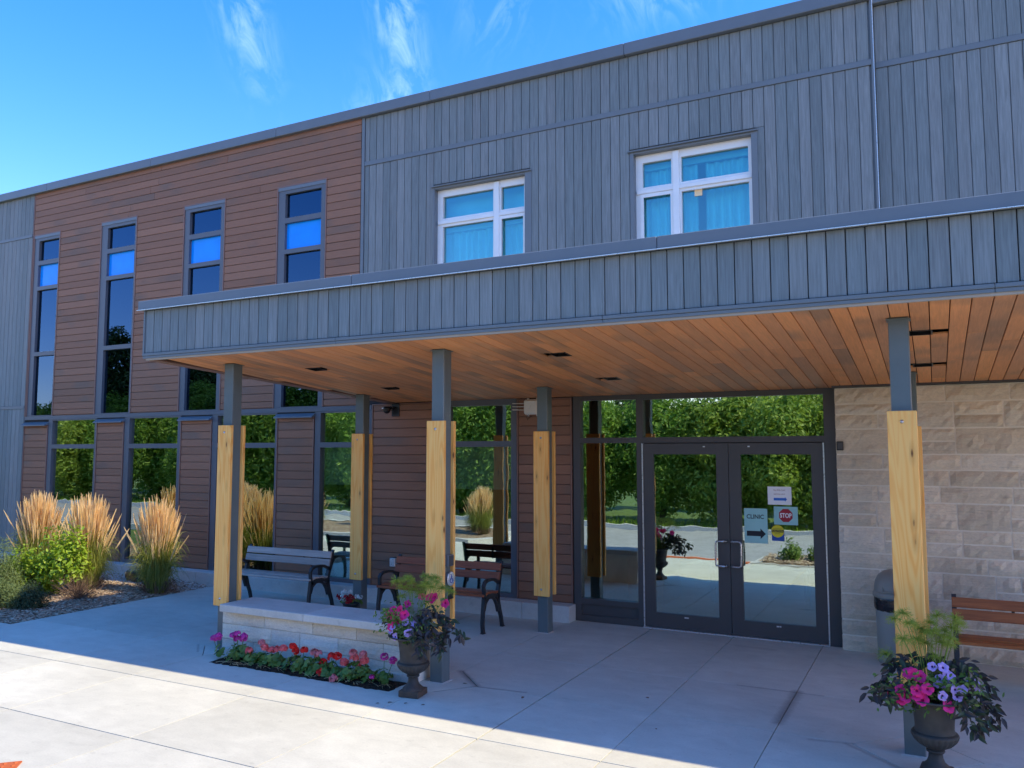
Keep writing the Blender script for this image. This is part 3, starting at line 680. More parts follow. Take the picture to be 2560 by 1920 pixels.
# storefront -------------------------------------------------------------------
DG = {'side': (-3.85, -3.13, .27, 2.135), 'sidet': (-3.85, -3.13, 2.20, 2.655), 'trans': (-3.05, -1.035, 2.20, 2.65)}
sf = ob('storefront_frame', plate(-3.94, -.915, 0, 2.735, [DG['side'], DG['sidet'], DG['trans'], (-3.073, -1.037, -1, 2.135), (-3.85, -3.13, .075, .205)], .0, .11).me('storefront_frame', Mt['dark_frame']), B)
for q in DG.values(): pane(sf, *q, .05, Mt['glass'])
box_ob('kick_panel', -3.86, -3.12, .03, .06, .07, .21, Mt['dark_frame'], sf)
for x in (-3.0665, -1.052): box_ob('weather_seal', x, x + .013, -.004, .045, .005, 2.128, Mt['light_metal'], sf)
box_ob('threshold', -3.07, -1.04, -.03, .10, .0, .010, Mt['light_metal'], sf)
def door(x0, x1, gx0, gx1, hs):
    d = ob('glass_door', plate(x0, x1, .014, 2.126, [(gx0, gx1, .18, 2.0)], .010, .056).me('glass_door', Mt['dark_frame']), B)
    pane(d, gx0, gx1, .18, 2.0, .030, Mt['glass'])
    m = MB(); ys = -.055; x = hs[0]; xo = hs[1]
    pts = [(x, .01, 1.035), (x, ys + .01, 1.035), (x + (xo - x) * .15, ys, 1.035)] + [(xo + (x - xo) * .2 * (1 - math.sin(t)), ys, 1.035 - .024 * (1 - math.cos(t))) for t in (0, .5, 1.0, 1.57)] + [(xo + (x - xo) * .2 * (1 - math.sin(t)), ys, .762 + .024 * (1 - math.cos(t))) for t in (1.57, 1.0, .5, 0)] + [(x + (xo - x) * .15, ys, .762), (x, ys + .01, .762), (x, .01, .762)]
    m.tube(pts, .0105, 10); ob('door_handle', m.me('door_handle', Mt['steel'], True), d)
    xc = (x0 + x1) / 2
    for xx, z, rx in ((hs[2], 2.088, .012), (hs[3], .148, .024)): box_ob('name_badge', xx - rx, xx + rx, .006, .0095, z - .007, z + .007, Mt['light_metal'], d)
    return d
dl = door(-3.0525, -2.0595, -2.93, -2.195, (-2.095, -2.205, -2.33, -2.565)); dr = door(-2.0535, -1.053, -1.925, -1.175, (-2.035, -1.925, -1.83, -1.555))
m = MB(); m.lathe([(.0, -.012), (.014, -.012), (.018, -.004), (.019, 0)], 20); o = ob('lock_cylinder', m.me('lock_cylinder', Mt['light_metal'], True), dr, (-2.008, .010, .905), (R(-90) + math.pi, 0, 0))
# soffit-side dark trim above the stone wall
box_ob('soffit_trim', -.93, 5, -.14, -.012, 2.70, 2.745, Mt['dark_frame'], B)
# interior hints behind the glass
box_ob('reception_counter', -3.75, -3.25, 1.4, 2.2, 0, .62, Mt['slat_orange'], B)
box_ob('inner_door_frame', -2.75, -2.68, 1.9, 2.0, 0, 2.4, Mt['dark_frame'], B); box_ob('inner_door_frame', -1.55, -1.48, 1.9, 2.0, 0, 2.4, Mt['dark_frame'], B)

# stone wall --------------------------------------------------------------------
def stone_face(parent, x0, x1, z0, z1, yf, mat, depth, amp):
    nx = max(3, int((x1 - x0) / .045)); nz = max(3, int((z1 - z0) / .045)); cx, cz = (x0 + x1) / 2, (z0 + z1) / 2
    sd = random.uniform(0, 99); tilt = (random.uniform(-.05, .05), random.uniform(-.10, .06)); v = []; f = []
    bulge = random.uniform(.3, 1)
    for j in range(nz + 1):
        for i in range(nx + 1):
            u, w = i / nx, j / nz; x = x0 + (x1 - x0) * u; z = z0 + (z1 - z0) * w
            e = min(u * (x1 - x0), (1 - u) * (x1 - x0), w * (z1 - z0), (1 - w) * (z1 - z0)); k = min(1, e / .03)
            nn = mnoise.noise(Vector((x * 7 + sd, z * 11, sd))) * amp + mnoise.noise(Vector((x * 22 + sd, z * 30, 0))) * amp * .45
            rd = abs(mnoise.noise(Vector((x * 4, z * 9 + sd, 4)))); nn -= amp * .9 * max(0, .12 - rd) / .12
            y = yf - k * (amp * .5 * bulge + nn * .62 + tilt[0] * (x - cx) * .25 + tilt[1] * (z - cz) * .8) - .004
            y = min(y, yf - .004)
            jx = (0 if 0 < i < nx else random.uniform(-.002, .002)); jz = (0 if 0 < j < nz else random.uniform(-.002, .002))
            v.append((x - cx + jx, y, z - cz + jz))
    for j in range(nz):
        for i in range(nx): q = j * (nx + 1) + i; f.append((q, q + 1, q + nx + 2, q + nx + 1))
    n0 = len(v); ring = [i for i in range(nx + 1)] + [(j) * (nx + 1) + nx for j in range(1, nz + 1)] + [nz * (nx + 1) + i for i in range(nx - 1, -1, -1)] + [j * (nx + 1) for j in range(nz - 1, 0, -1)]
    for i in ring: v.append((v[i][0], yf + .03, v[i][2]))
    for k in range(len(ring)): f.append((ring[k], n0 + k, n0 + (k + 1) % len(ring), ring[(k + 1) % len(ring)]))
    return ob('stone', mesh('stone', v, f, mat, False), parent, (cx, 0, cz))
def ashlar(parent, x0, x1, z0, z1, yf, mat, band=.262, amp=.028, wr=(.26, .56)):
    g_ = .0075; z = z0
    while z < z1 - .02:
        h = min(band * random.choice((.62, 1, 1, 1.0, .6)), z1 - z)
        if z1 - z - h < .08: h = z1 - z
        x = x0
        while x < x1 - .02:
            w = random.uniform(*wr)
            if x1 - x - w < .15: w = x1 - x
            if h > .2 and random.random() < .58:
                s = random.choice((.42, .5, .58)) * h
                for a, b in ((z, z + s), (z + s, z + h)):
                    if w > .42 and random.random() < .5: c = x + w * random.uniform(.35, .65); stone_face(parent, x + g_, c - g_, a + g_, b - g_, yf, mat, 0, amp); stone_face(parent, c + g_, x + w - g_, a + g_, b - g_, yf, mat, 0, amp)
                    else: stone_face(parent, x + g_, x + w - g_, a + g_, b - g_, yf, mat, 0, amp)
            else: stone_face(parent, x + g_, x + w - g_, z + g_, z + h - g_, yf, mat, 0, amp)
            x += w
        z += h
m = MB(); m.box(-.905, 5, -.101, .02, 0, 2.695); sw = ob('stone_wall', m.me('stone_wall', Mt['mortar']), B)
ashlar(sw, -.915, 1.75, .0, 2.692, -.105, Mt['stone'], amp=.034, wr=(.36, .78))

# ================================================================== CANOPY
C = empty('entrance_canopy', label='flat canopy over the entrance with grey board fascia, wooden soffit and six cedar faced posts', cat='canopy')
YF = -3.45; zs = lambda y: 2.709 - .0855 * y; xl = lambda y: -6.65 + .171 * y
XR = 5.2
m = MB()  # hidden body
pts = [(-7.40, YF + .022), (XR, YF + .022), (XR, -.0), (-6.80, -.0)]
def prism(m, pts, zb, zt):
    n = len(pts); v = [(x, y, zb(y)) for x, y in pts] + [(x, y, zt(y)) for x, y in pts]
    m.add(v, [tuple(range(n))[::-1], tuple(range(n, 2 * n))] + [(i, (i + 1) % n, n + (i + 1) % n, n + i) for i in range(n)])
prism(m, pts, lambda y: zs(y) + .13, lambda y: 3.46 + y * .01)
ob('canopy_deck', m.me('canopy_deck', Mt['roofing']), C)
m = MB(); prism(m, [(-7.20, YF + .03), (XR, YF + .03), (XR, -.01), (-6.62, -.01)], lambda y: zs(y) + .124, lambda y: zs(y) + .128); ob('soffit_backing', m.me('soffit_backing', Mt['backing']), C)
fas = ob('fascia', plate(-7.41, XR, 3.03, 3.54, [], YF + .0205, YF + .0215).me('fascia', Mt['backing']), C)
x = .02 - .1235 * 60
while x < 1.3:
    a = max(x, -7.395); cham('fascia_board', a + .0035, x + .1235 - .0035, YF + random.uniform(-.001, .001), YF + .020, 3.078, 3.532, .003, Mt['grey_board'], fas); x += .1235
cham('fascia_board', x, XR, YF, YF + .020, 3.078, 3.532, .003, Mt['grey_board'], fas)
for a in np.arange(-7.42, XR, 2.6):
    b = min(a + 2.597, XR); box_ob('fascia_trim', a, b, YF - .012, YF + .0195, 3.046, 3.074, Mt['grey_trim'], fas, .002); box_ob('fascia_trim', a, b, YF - .004, YF + .0195, 3.018, 3.044, Mt['grey_trim'], fas, .002)
box_ob('fascia_trim', -7.42, -7.397, YF - .008, YF + .019, 3.076, 3.53, Mt['grey_trim'], fas)
# side fascia (left end, slanted)
m = MB(); v = [(-7.42, YF), (-6.83, -.0), (-6.80, -.0), (-7.39, YF)]
prism(m, v, lambda y: 3.02 + (y - YF) * -.005, lambda y: 3.53); ob('side_fascia', m.me('side_fascia', Mt['grey_trim']), C)
# copings
for a in (-7.47, -4.62, -1.77, 1.08):
    b = min(a + 2.846, XR)
    cham('canopy_coping', a, b, YF - .045, YF + .16, 3.535, 3.632, .005, Mt['coping'], C); box_ob('drip_edge', a, b, YF - .062, YF - .040, 3.529, 3.534, Mt['light_metal'], C)
m = MB(); v = [(-7.47, YF + .16), (-6.88, -.0), (-6.70, -.0), (-7.29, YF + .16)]; prism(m, v, lambda y: 3.532, lambda y: 3.628); ob('canopy_coping', m.me('canopy_coping', Mt['coping']), C)
# soffit boards
sof = empty('soffit', loc=(0, 0, 0)); sof.parent = C
LX, LY = (-5.89, -3.01, -.055, 2.8), (-2.48, -1.13)
def sb(x0, x1, ya, yb):
    """board from ya (near wall) to yb (front)"""
    if ya - yb < .05: return
    yc = (ya + yb) / 2; L_ = (ya - yb) * math.sqrt(1 + .0855 ** 2)
    v, f = cham_v((x1 - x0) / 2 - .003, L_ / 2 - .0012, .009, .003); mm = mesh('soffit_board', v, f, Mt['soffit_board'])
    o = ob('soffit_board', mm, sof, ((x0 + x1) / 2, yc, zs(yc) + .009 + random.uniform(-.0006, .0006)), (-math.atan(.0855), 0, 0))
x = .01 - .1225 * 59
while x < 1.4:
    x1 = x + .1225; ya = -.012
    if x < -6.65: ya = min(-.012, (x + 6.65) / .171 - .03)
    yb = YF + .034
    if ya > yb + .1:
        segs = [(ya, yb)]
        for lx in LX:
            if x < lx + .075 and x1 > lx - .075:
                for ly in LY: segs = [s for a, b in segs for s in (((a, ly + .083), (ly - .083, b)) if a > ly + .083 and b < ly - .083 else ((a, b),))]
        res = []
        for a, b in segs:
            if a - b > 1.6 or (a - b > .9 and random.random() < .4):
                c = a + (b - a) * random.uniform(.3, .7); res += [(a, c), (c, b)]
            else: res.append((a, b))
        for a, b in res: sb(x, x1, a, b)
    x = x1
sb(x, XR, -.012, YF + .034)
# soffit edge trims
box_ob('soffit_trim', -7.38, XR, YF + .006, YF + .036, zs(YF) - .004, zs(YF) + .014, Mt['tan_trim'], C)
m = MB(); prism(m, [(-7.27, YF + .02), (-7.235, YF + .02), (-6.60, -.012), (-6.66, -.012)], lambda y: zs(y) - .006, lambda y: zs(y) + .012); ob('soffit_trim', m.me('soffit_trim', Mt['brown_trim']), C)
m = MB(); prism(m, [(-7.41, YF + .02), (-7.27, YF + .02), (-6.66, -.012), (-6.80, -.012)], lambda y: zs(y) + .001, lambda y: zs(y) + .12); ob('soffit_edge', m.me('soffit_edge', Mt['brown_trim']), C)
for lx in LX[:3]:
    for ly in LY:
        e = empty('recessed_light', (lx, ly, zs(ly))); e.parent = C; e.rotation_euler = (-math.atan(.0855), 0, 0)
        m = MB(); s, h = .082, .10
        for sx, sy in ((1, 0), (-1, 0), (0, 1), (0, -1)):
            if sx: m.box(min(sx * s, sx * (s - .012)), max(sx * s, sx * (s - .012)), -s, s, -.003, h)
            else: m.box(-s + .012, s - .012, min(sy * s, sy * (s - .012)), max(sy * s, sy * (s - .012)), -.003, h)
        m.box(-s + .012, s - .012, -s + .012, s - .012, h - .02, h); ob('light_housing', m.me('light_housing', Mt['black']), e)
        m = MB(); m.lathe([(.0, .045), (.03, .047), (.036, .06), (.036, .078)], 16); ob('lens', m.me('lens', Mt['offwhite'], True), e)
# posts
def bolt(parent, loc):
    m = MB(); m.lathe([(0, -.008), (.006, -.0085), (.0062, -.003), (.0125, -.002), (.013, 0)], 12); return ob('bolt', m.me('bolt', Mt['steel'], True), parent, loc, (R(90) + math.pi, 0, 0))
for px in (-6.60, -3.983, -.186):
    for row, py in enumerate((-2.968, -.748)):
        top = zs(py) + .03; hw = .0655
        p = ob('post', None, C, (px, py, 0)); p.name = 'post'
        v, f = cham_v(hw, hw, top / 2, .006)
        mm = mesh('post', v, f, Mt['post']); import bmesh; bm = bmesh.new(); bm.from_mesh(mm); bmesh.ops.recalc_face_normals(bm, faces=bm.faces); bm.to_mesh(mm); bm.free()
        bpy.data.objects.remove(p); p = ob('post', mm, C, (px, py, top / 2))
        z0, z1 = (.45, 2.312) if row == 0 else (.41, 2.265)
        for s in (-1, 1):
            y0, y1 = (-hw - .038, -hw - .0005) if s < 0 else (hw + .0005, hw + .038)
            cbo = cham('cedar_board', -.093, .093, y0, y1, z0 - top / 2, z1 - top / 2, .003, Mt['cedar'], p)
            if s < 0:
                for z in (z1 - .075, z0 + .075): bolt(cbo, (.0, -.019, z - (z0 + z1) / 2))
        box_ob('base_grout', -.085, .085, -.085, .085, -top / 2 + .001, -top / 2 + .006, Mt['kerb'], p)
        m = plate(-.08, .08, -.001, .004, [], -.08, .08); box_ob('top_plate', -.078, .078, -.078, .078, zs(py) - .010 - top / 2, zs(py) - .004 - top / 2, Mt['post'], p)

# ================================================================== BENCH WALL
BW = empty('stone_bench_wall', (-5.3, -2.97, 0), label='low pale stone seat wall with smooth cap slabs between two front posts, behind the geranium strip', cat='low wall')
m = MB(); m.box(-1.19, 1.17, -.135, .17, 0, .43); core = ob('wall_core', m.me('wall_core', Mt['mortar']), BW)
fc = empty('rock_face', (5.3, 2.97, 0)); fc.parent = BW
random.seed(21)
zrows = [(.03, .15), (.15, .30), (.30, .43)]
for zi, (za, zb_) in enumerate(zrows):
    x = -6.50
    while x < -4.13:
        w = random.uniform(.36, .78)
        if -4.12 - x - w < .14: w = -4.12 - x
        stone_face(fc, x + .003, x + w - .003, za + .003, zb_ - .003, -3.115, Mt['pale_stone'], 0, .015); x += w
m = MB(); m.box(-1.17, 1.19, -.19, -.14, -.03, .062); ob('footing', m.me('footing', Mt['foundation']), BW)
for a, b in ((-6.45, -5.36), (-5.357, -4.11)): cham('cap_slab', a + 5.3, b + 5.3, -3.215 + 2.97, -2.74 + 2.97, .432, .505, .006, Mt['cap'], BW)

# ================================================================== BENCHES
def bench(loc, mat, label, length=1.5, matb=None):
    e = empty('park_bench', loc, label=label, cat='bench', group='slatted benches against the building')
    h = length / 2
    for sx in (-1, 1):
        xx = sx * (h - .03)
        fr = empty('end_frame', (xx, 0, 0)); fr.parent = e; fr.location = (xx, 0, 0)
        m = MB()
        leg = [(0, -.40, .0), (0, -.415, .10), (0, -.405, .22), (0, -.385, .33), (0, -.375, .385)]
        m.tube(leg, [.017, .016, .018, .022, .026], 4, flat=.019)
        arm = [(0, -.375, .37), (0, -.385, .45), (0, -.39, .52), (0, -.365, .555), (0, -.31, .575), (0, -.22, .575), (0, -.14, .565), (0, -.06, .53), (0, -.02, .50)]
        m.tube(arm, [.018, .014, .015, .015, .015, .015, .015, .015, .017], 4, flat=.019)
        arch = [(0, -.375, .375), (0, -.30, .405), (0, -.20, .40), (0, -.10, .375), (0, -.05, .35)]
        m.tube(arch, .020, 4, flat=.019)
        ins = [(0, -.385, .25), (0, -.355, .33), (0, -.29, .375), (0, -.21, .375), (0, -.13, .34), (0, -.08, .27), (0, -.05, .19)]
        m.tube(ins, .013, 4, flat=.0185)
        back = [(0, .055, .0), (0, .03, .10), (0, -.02, .22), (0, -.055, .32), (0, -.06, .40), (0, -.03, .50), (0, -.005, .60), (0, .025, .70), (0, .045, .75)]
        m.tube(back, [.016, .017, .019, .024, .022, .021, .02, .016, .010], 4, flat=.019)
        m.box(-.019, .019, -.43, -.37, 0, .010); m.box(-.019, .019, .03, .085, 0, .010)
        ob('cast_frame', m.me('cast_frame', Mt['iron']), fr)
    ys = [-.385, -.285, -.185, -.10]
    zz = [.405, .418, .413, .402]; wd = [.088, .094, .088, .07]
    for k in range(4): cham('seat_slat', -h + .012, h - .012, ys[k] - wd[k] / 2, ys[k] + wd[k] / 2, zz[k] - .0, zz[k] + .026, .005, mat, e)
    for k, (z0, z1, yy) in enumerate(((.545, .635, -.018), (.645, .732, .008))):
        o = cham('back_slat', -h + .012, h - .012, yy - .030, yy - .005, z0, z1, .005, matb or mat, e); o.rotation_euler = (R(-14), 0, 0)
    for z in (.64,):
        for x in (-.27, .27): box_ob('back_bracket', x - .012, x + .012, -.008, .006, .545, .70, Mt['iron'], e)
    return e
bench((-7.78, -.78, 0), Mt['slat_grey'], 'weathered grey slatted bench with black iron ends behind the low stone wall')
bench((-5.28, -.76, 0), Mt['slat_brown'], 'dark red brown slatted bench with black iron ends under the black camera')
bench((.08 + .75, -.86, 0), Mt['slat_orange'], 'glossy orange brown slatted bench against the stone wall, cut by the right edge')

# ================================================================== URNS
def urn(loc, rz, label):
    e = empty('garden_urn', loc, (0, 0, rz), label=label, cat='urn', group='dark footed urns at the canopy edge')
    v, f = cham_v(.092, .092, .027, .006); o = ob('plinth', mesh('plinth', v, f, Mt['urn']), e, (0, 0, .027))
    m = MB(); m.lathe([(.088, .053), (.086, .064), (.070, .078), (.052, .095), (.043, .12), (.040, .145), (.041, .152), (.052, .156), (.055, .163), (.052, .170), (.044, .174)], 32); ob('foot', m.me('foot', Mt['urn'], True), e)
    m = MB(); m.lathe([(.044, .174), (.060, .182), (.098, .205), (.122, .232), (.134, .256), (.136, .268), (.130, .276), (.118, .282)], 96, gad=(.185, .262, 24, .07)); ob('gadrooned_bowl', m.me('gadrooned_bowl', Mt['urn'], True), e)
    m = MB(); m.lathe([(.118, .282), (.112, .30), (.114, .34), (.119, .39), (.126, .44), (.138, .465), (.168, .478), (.200, .486), (.212, .493), (.213, .500), (.205, .502), (.175, .494), (.145, .482), (.13, .47), (.125, .45)], 40); ob('flared_body', m.me('flared_body', Mt['urn'], True), e)
    m = MB(); m.lathe([(.127, .462), (.06, .475), (.0, .48)], 24); ob('potting_soil', m.me('potting_soil', Mt['soil'], True), e)
    return e
U1 = Vector((-3.955, -3.43, 0)); U2 = Vector((-.062, -3.36, 0))
urn(U1, R(8), 'dark rusty footed urn at the end of the low stone wall')
urn(U2, R(-6), 'large looking dark footed urn at the bottom right, in front of the right post')

# ---- plant primitives
def ribbons(p0, p1, p2, w, k=5, tip=.1, twist=None):
    """n quadratic curves as ribbons with k segments"""
    n = len(p0); t = np.linspace(0, 1, k + 1)[None, :, None]
    c = (1 - t) ** 2 * p0[:, None] + 2 * t * (1 - t) * p1[:, None] + t ** 2 * p2[:, None]
    d = np.gradient(c, axis=1); side = np.cross(d, rng.normal(0, 1, (n, 1, 3)) + np.array([0, 0, .0])); side /= np.linalg.norm(side, axis=2, keepdims=True) + 1e-9
    ww = (w[:, None, None] / 2) * (1 - t ** 2 * (1 - tip)); v = np.stack([c - side * ww, c + side * ww], 2).reshape(n, -1, 3)
    b = np.arange(n)[:, None, None] * (2 * (k + 1)); q = np.array([[2 * i, 2 * i + 1, 2 * i + 3, 2 * i + 2] for i in range(k)])[None]
    return v.reshape(-1, 3), (q + b).reshape(-1, 4)
def leafquads(c, nrm, up, l, w):
    """rhombic leaf: 6 verts 2 quads folded"""
    n = len(c); up = up - nrm * (up * nrm).sum(1, keepdims=True); up /= np.linalg.norm(up, axis=1, keepdims=True) + 1e-9; s = np.cross(up, nrm)
    l = l[:, None]; w = w[:, None]
    base = c; tip = c + up * l; m1 = c + up * l * .35; m2 = c + up * l * .7
    v = np.stack([base, m1 - s * w * .5 + nrm * w * .15, m2 - s * w * .42 + nrm * w * .12, tip - nrm * l * .08, m2 + s * w * .42 + nrm * w * .12, m1 + s * w * .5 + nrm * w * .15], 1).reshape(-1, 3)
    b = np.arange(n)[:, None, None] * 6; f = (np.array([[0, 1, 2, 3], [0, 3, 4, 5]])[None] + b).reshape(-1, 4)
    return v, f
def unit(a): return a / (np.linalg.norm(a, axis=-1, keepdims=True) + 1e-9)

# ornamental grasses
def grass(loc, sc, seed, label, lean=0):
    global rng; rng = np.random.default_rng(seed)
    e = empty('feather_reed_grass', loc, label=label, cat='ornamental grass', group='tan feather reed grasses in the left bed', scale=sc)
    n = 290; a = rng.uniform(0, 2 * math.pi, n); rr = np.sqrt(rng.uniform(0, 1, n))
    p0 = np.stack([np.cos(a) * rr * .12, np.sin(a) * rr * .12, np.zeros(n)], 1); hgt = (1.5 - .62 * rng.uniform(0, 1, n) ** 1.4) * (1 - .20 * rr ** 2); outl = rng.uniform(0, 1, n) < .07; rr = np.where(outl, rr * .9 + .75, rr); hgt = np.where(outl, hgt * .86, hgt)
    sp = rr * .22 + rng.normal(0, .03, n); p2 = np.stack([np.cos(a) * sp + lean, np.sin(a) * sp, hgt * .74], 1); p1 = (p0 + p2) / 2 + np.stack([-np.cos(a) * .04, -np.sin(a) * .04, np.zeros(n)], 1)
    v, f = ribbons(p0, p1, p2, np.full(n, .006), 4, .6); ob('stems', mesh('stems', v, f, Mt['grass_stem']), e, kind='stuff')
    d = unit(p2 - p1); ln = rng.uniform(.26, .40, n); q0 = p2 - d * .05; q2 = p2 + d * ln[:, None] + rng.normal(0, .015, (n, 3)); k = 6
    V = []; F = []
    for rep in range(3):
        t = np.linspace(0, 1, k + 1)[None, :, None]; c = q0[:, None] * (1 - t) + q2[:, None] * t
        s = unit(np.cross(d, rng.normal(0, 1, (n, 3))))[:, None]; wv = (.0165 * np.sin(np.pi * np.clip(t * .9 + .08, 0, 1)) ** .8 + .0015) * .55 * rng.uniform(.8, 1.2, (n, 1, 1))
        jit = rng.normal(0, .0022, (n, k + 1, 3)); vv = np.stack([c - s * wv + jit, c + s * wv + jit], 2).reshape(-1, 3); b = np.arange(n)[:, None, None] * (2 * (k + 1)) + len(V) * 0
        q = np.array([[2 * i, 2 * i + 1, 2 * i + 3, 2 * i + 2] for i in range(k)])[None]; F.append((q + b).reshape(-1, 4) + sum(len(x) for x in V)); V.append(vv)
    ob('plumes', mesh('plumes', np.concatenate(V), np.concatenate(F), Mt['plume']), e, kind='stuff')
    n = 900; a = rng.uniform(0, 2 * math.pi, n); r0 = np.sqrt(rng.uniform(0, 1, n)) * .13; out_ = rng.uniform(.10, .42, n); top = rng.uniform(.35, 1.05, n)
    p0 = np.stack([np.cos(a) * r0, np.sin(a) * r0, np.zeros(n)], 1); p1 = np.stack([np.cos(a) * (r0 + out_ * .35), np.sin(a) * (r0 + out_ * .35), top * 1.15], 1)
    drop = rng.uniform(.15, 1.0, n); p2 = np.stack([np.cos(a) * (r0 + out_), np.sin(a) * (r0 + out_), top * drop * .9], 1)
    v, f = ribbons(p0, p1, p2, rng.uniform(.006, .011, n), 6, .1); ob('blades', mesh('blades', v, f, Mt['grass_blade']), e, kind='stuff')
    n = 160; a = rng.uniform(0, 2 * math.pi, n); r0 = rng.uniform(.05, .16, n); ou = rng.uniform(.1, .3, n)
    v, f = ribbons(np.stack([np.cos(a) * r0, np.sin(a) * r0, np.zeros(n)], 1), np.stack([np.cos(a) * (r0 + ou * .6), np.sin(a) * (r0 + ou * .6), rng.uniform(.15, .4, n)], 1), np.stack([np.cos(a) * (r0 + ou), np.sin(a) * (r0 + ou), rng.uniform(.0, .06, n)], 1), np.full(n, .008), 4)
    ob('dry_skirt', mesh('dry_skirt', v, f, Mt['dry']), e, kind='stuff'); return e
grass((-12.52, -1.22, .02), 1.0, 1, 'feather reed grass with tan plumes, leftmost in the bed against the grey wall')
G2 = grass((-11.12, -1.36, .02), 1.0, 2, 'feather reed grass with tan plumes and yellow blades between the leafy shrub and the rock')
grass((-10.06, -1.02, .01), .96, 3, 'feather reed grass with dark green base, nearest the pavement edge')

def leafy(name, loc, rad, n, l, w, mat, label, cat, seed, flat=1.0, stem=True, shellp=.6, upb=.5):
    r_ = np.random.default_rng(seed); e = empty(name, loc, label=label, cat=cat)
    nc = 26; cc = unit(r_.normal(0, 1, (nc, 3))) * r_.uniform(.35, .8, (nc, 1)) * np.array(rad); cc[:, 2] = np.abs(cc[:, 2]) * 1.0 + .1 * rad[2]
    ci = r_.integers(0, nc, n); p = cc[ci] + unit(r_.normal(0, 1, (n, 3))) * (r_.uniform(.2, 1, (n, 1)) ** .5) * np.array(rad) * .36; p[:, 2] = np.abs(p[:, 2])
    nr = unit(p / np.array(rad) + r_.normal(0, .6, (n, 3)) + np.array([0, 0, upb])); u_ = unit(p + r_.normal(0, .5, (n, 3)) * np.array(rad) + np.array([0, 0, .2]))
    v, f = leafquads(p, nr, u_, r_.uniform(l * .6, l * 1.2, n), r_.uniform(w * .7, w * 1.2, n)); ob('foliage', mesh('foliage', v, f, mat), e, kind='stuff')
    m = MB()
    for i in range(nc): m.tube([(0, 0, 0), tuple(cc[i] * .5 + np.array([0, 0, .02])), tuple(cc[i])], [.007, .005, .003], 5)
    ob('branches', m.me('branches', Mt['bark']), e); return e
leafy('leafy_shrub', (-11.45, -2.0, .0), (.60, .42, .62), 3000, .072, .034, Mt['shrub_leaf'], 'bright yellow green leafy shrub in front of the left grasses', 'shrub', 5)
leafy('leafy_shrub', (-10.95, -1.85, .25), (.38, .34, .75), 1300, .078, .036, Mt['shrub_leaf'], 'upright bright green leafy shrub between the two left grasses', 'shrub', 6)
leafy('juniper_shrub', (-11.45, -2.45, .0), (.42, .38, .82), 9000, .045, .007, Mt['juniper'], 'tall grey green feathery shrub at the left edge of the photo', 'shrub', 8)
leafy('juniper_shrub', (-10.75, -2.80, .0), (.36, .30, .42), 8000, .038, .007, Mt['juniper'], 'low rounded grey green shrub at the front left corner of the bed', 'shrub', 9)
leafy('juniper_shrub', (-10.42, -2.62, .0), (.27, .24, .33), 5500, .036, .007, Mt['dark_juniper'], 'low dark green shrub beside the bare twiggy one', 'shrub', 10)
def twigs(loc, label):
    r_ = np.random.default_rng(12); e = empty('bare_shrub', loc, label=label, cat='shrub')
    n = 420; a = r_.uniform(0, 2 * math.pi, n); el = r_.uniform(.15, 1.4, n); ln = r_.uniform(.16, .42, n)
    p2 = np.stack([np.cos(a) * np.cos(el) * ln * 1.3, np.sin(a) * np.cos(el) * ln, np.sin(el) * ln * .85], 1); p0 = p2 * r_.uniform(0, .5, (n, 1)); p1 = (p0 + p2) / 2 + r_.normal(0, .03, (n, 3)); p2 = p2 + r_.normal(0, .05, (n, 3)); p2[:, 2] = np.abs(p2[:, 2]); p1[:, 2] = np.abs(p1[:, 2])
    v, f = ribbons(p0, p1, p2, np.full(n, .0045), 4, .3); ob('twigs', mesh('twigs', v, f, Mt['dry']), e, kind='stuff')
twigs((-10.45, -1.95, .03), 'low bare brown twiggy shrub on the bark mulch below the middle grass')
def rock(loc):
    m = MB(); n = 14; v = []; f = []
    import bmesh
    bm = bmesh.new(); bmesh.ops.create_icosphere(bm, subdivisions=3, radius=1)
    for q in bm.verts:
        p = q.co.copy(); k = 1 + .22 * mnoise.noise(p * 1.3 + Vector((3, 1, 2))); p = Vector((max(-.8, min(.8, p.x)), max(-.8, min(.8, p.y)), max(-.6, min(.62, p.z)))) * k; q.co = Vector((p.x * .19, p.y * .13, p.z * .15 + .07))
    mm = bpy.data.meshes.new('rock'); bm.to_mesh(mm); bm.free(); mm.materials.append(Mt['rock'])
    ob('garden_rock', mm, None, loc, label='dark grey rock lying by the foundation behind the nearest grass', cat='rock')
rock((-11.12, -.52, .02))

# ================================================================== GERANIUMS
def florets(cols, r, n=34, seed=0, dome=1.0):
    r_ = np.random.default_rng(seed); d = unit(r_.normal(0, 1, (n, 3))); d[:, 2] = np.abs(d[:, 2]) * 1.1 - .35; d = unit(d); c = d * r * r_.uniform(.72, 1, (n, 1)); V = []; F = []; nf = 0
    for k in range(5):
        a = 2 * math.pi * k / 5 + r_.uniform(0, .4, n); t1 = unit(np.cross(d, r_.normal(0, 1, (n, 3)) * .01 + np.array([.3, .5, .8]))); t2 = np.cross(d, t1)
        u_ = t1 * np.cos(a)[:, None] + t2 * np.sin(a)[:, None]; v, f = leafquads(c, unit(d - u_ * .2), u_ + d * .12, np.full(n, r * .46), np.full(n, r * .40)); V.append(v); F.append(f + nf); nf += len(v)
    return mesh('flower_head', np.concatenate(V), np.concatenate(F), cols)
GH = {c: [florets(Mt[c], .034, 30, s) for s in (1, 2)] for c in ('g_red', 'g_salmon', 'g_magenta', 'g_faded')}
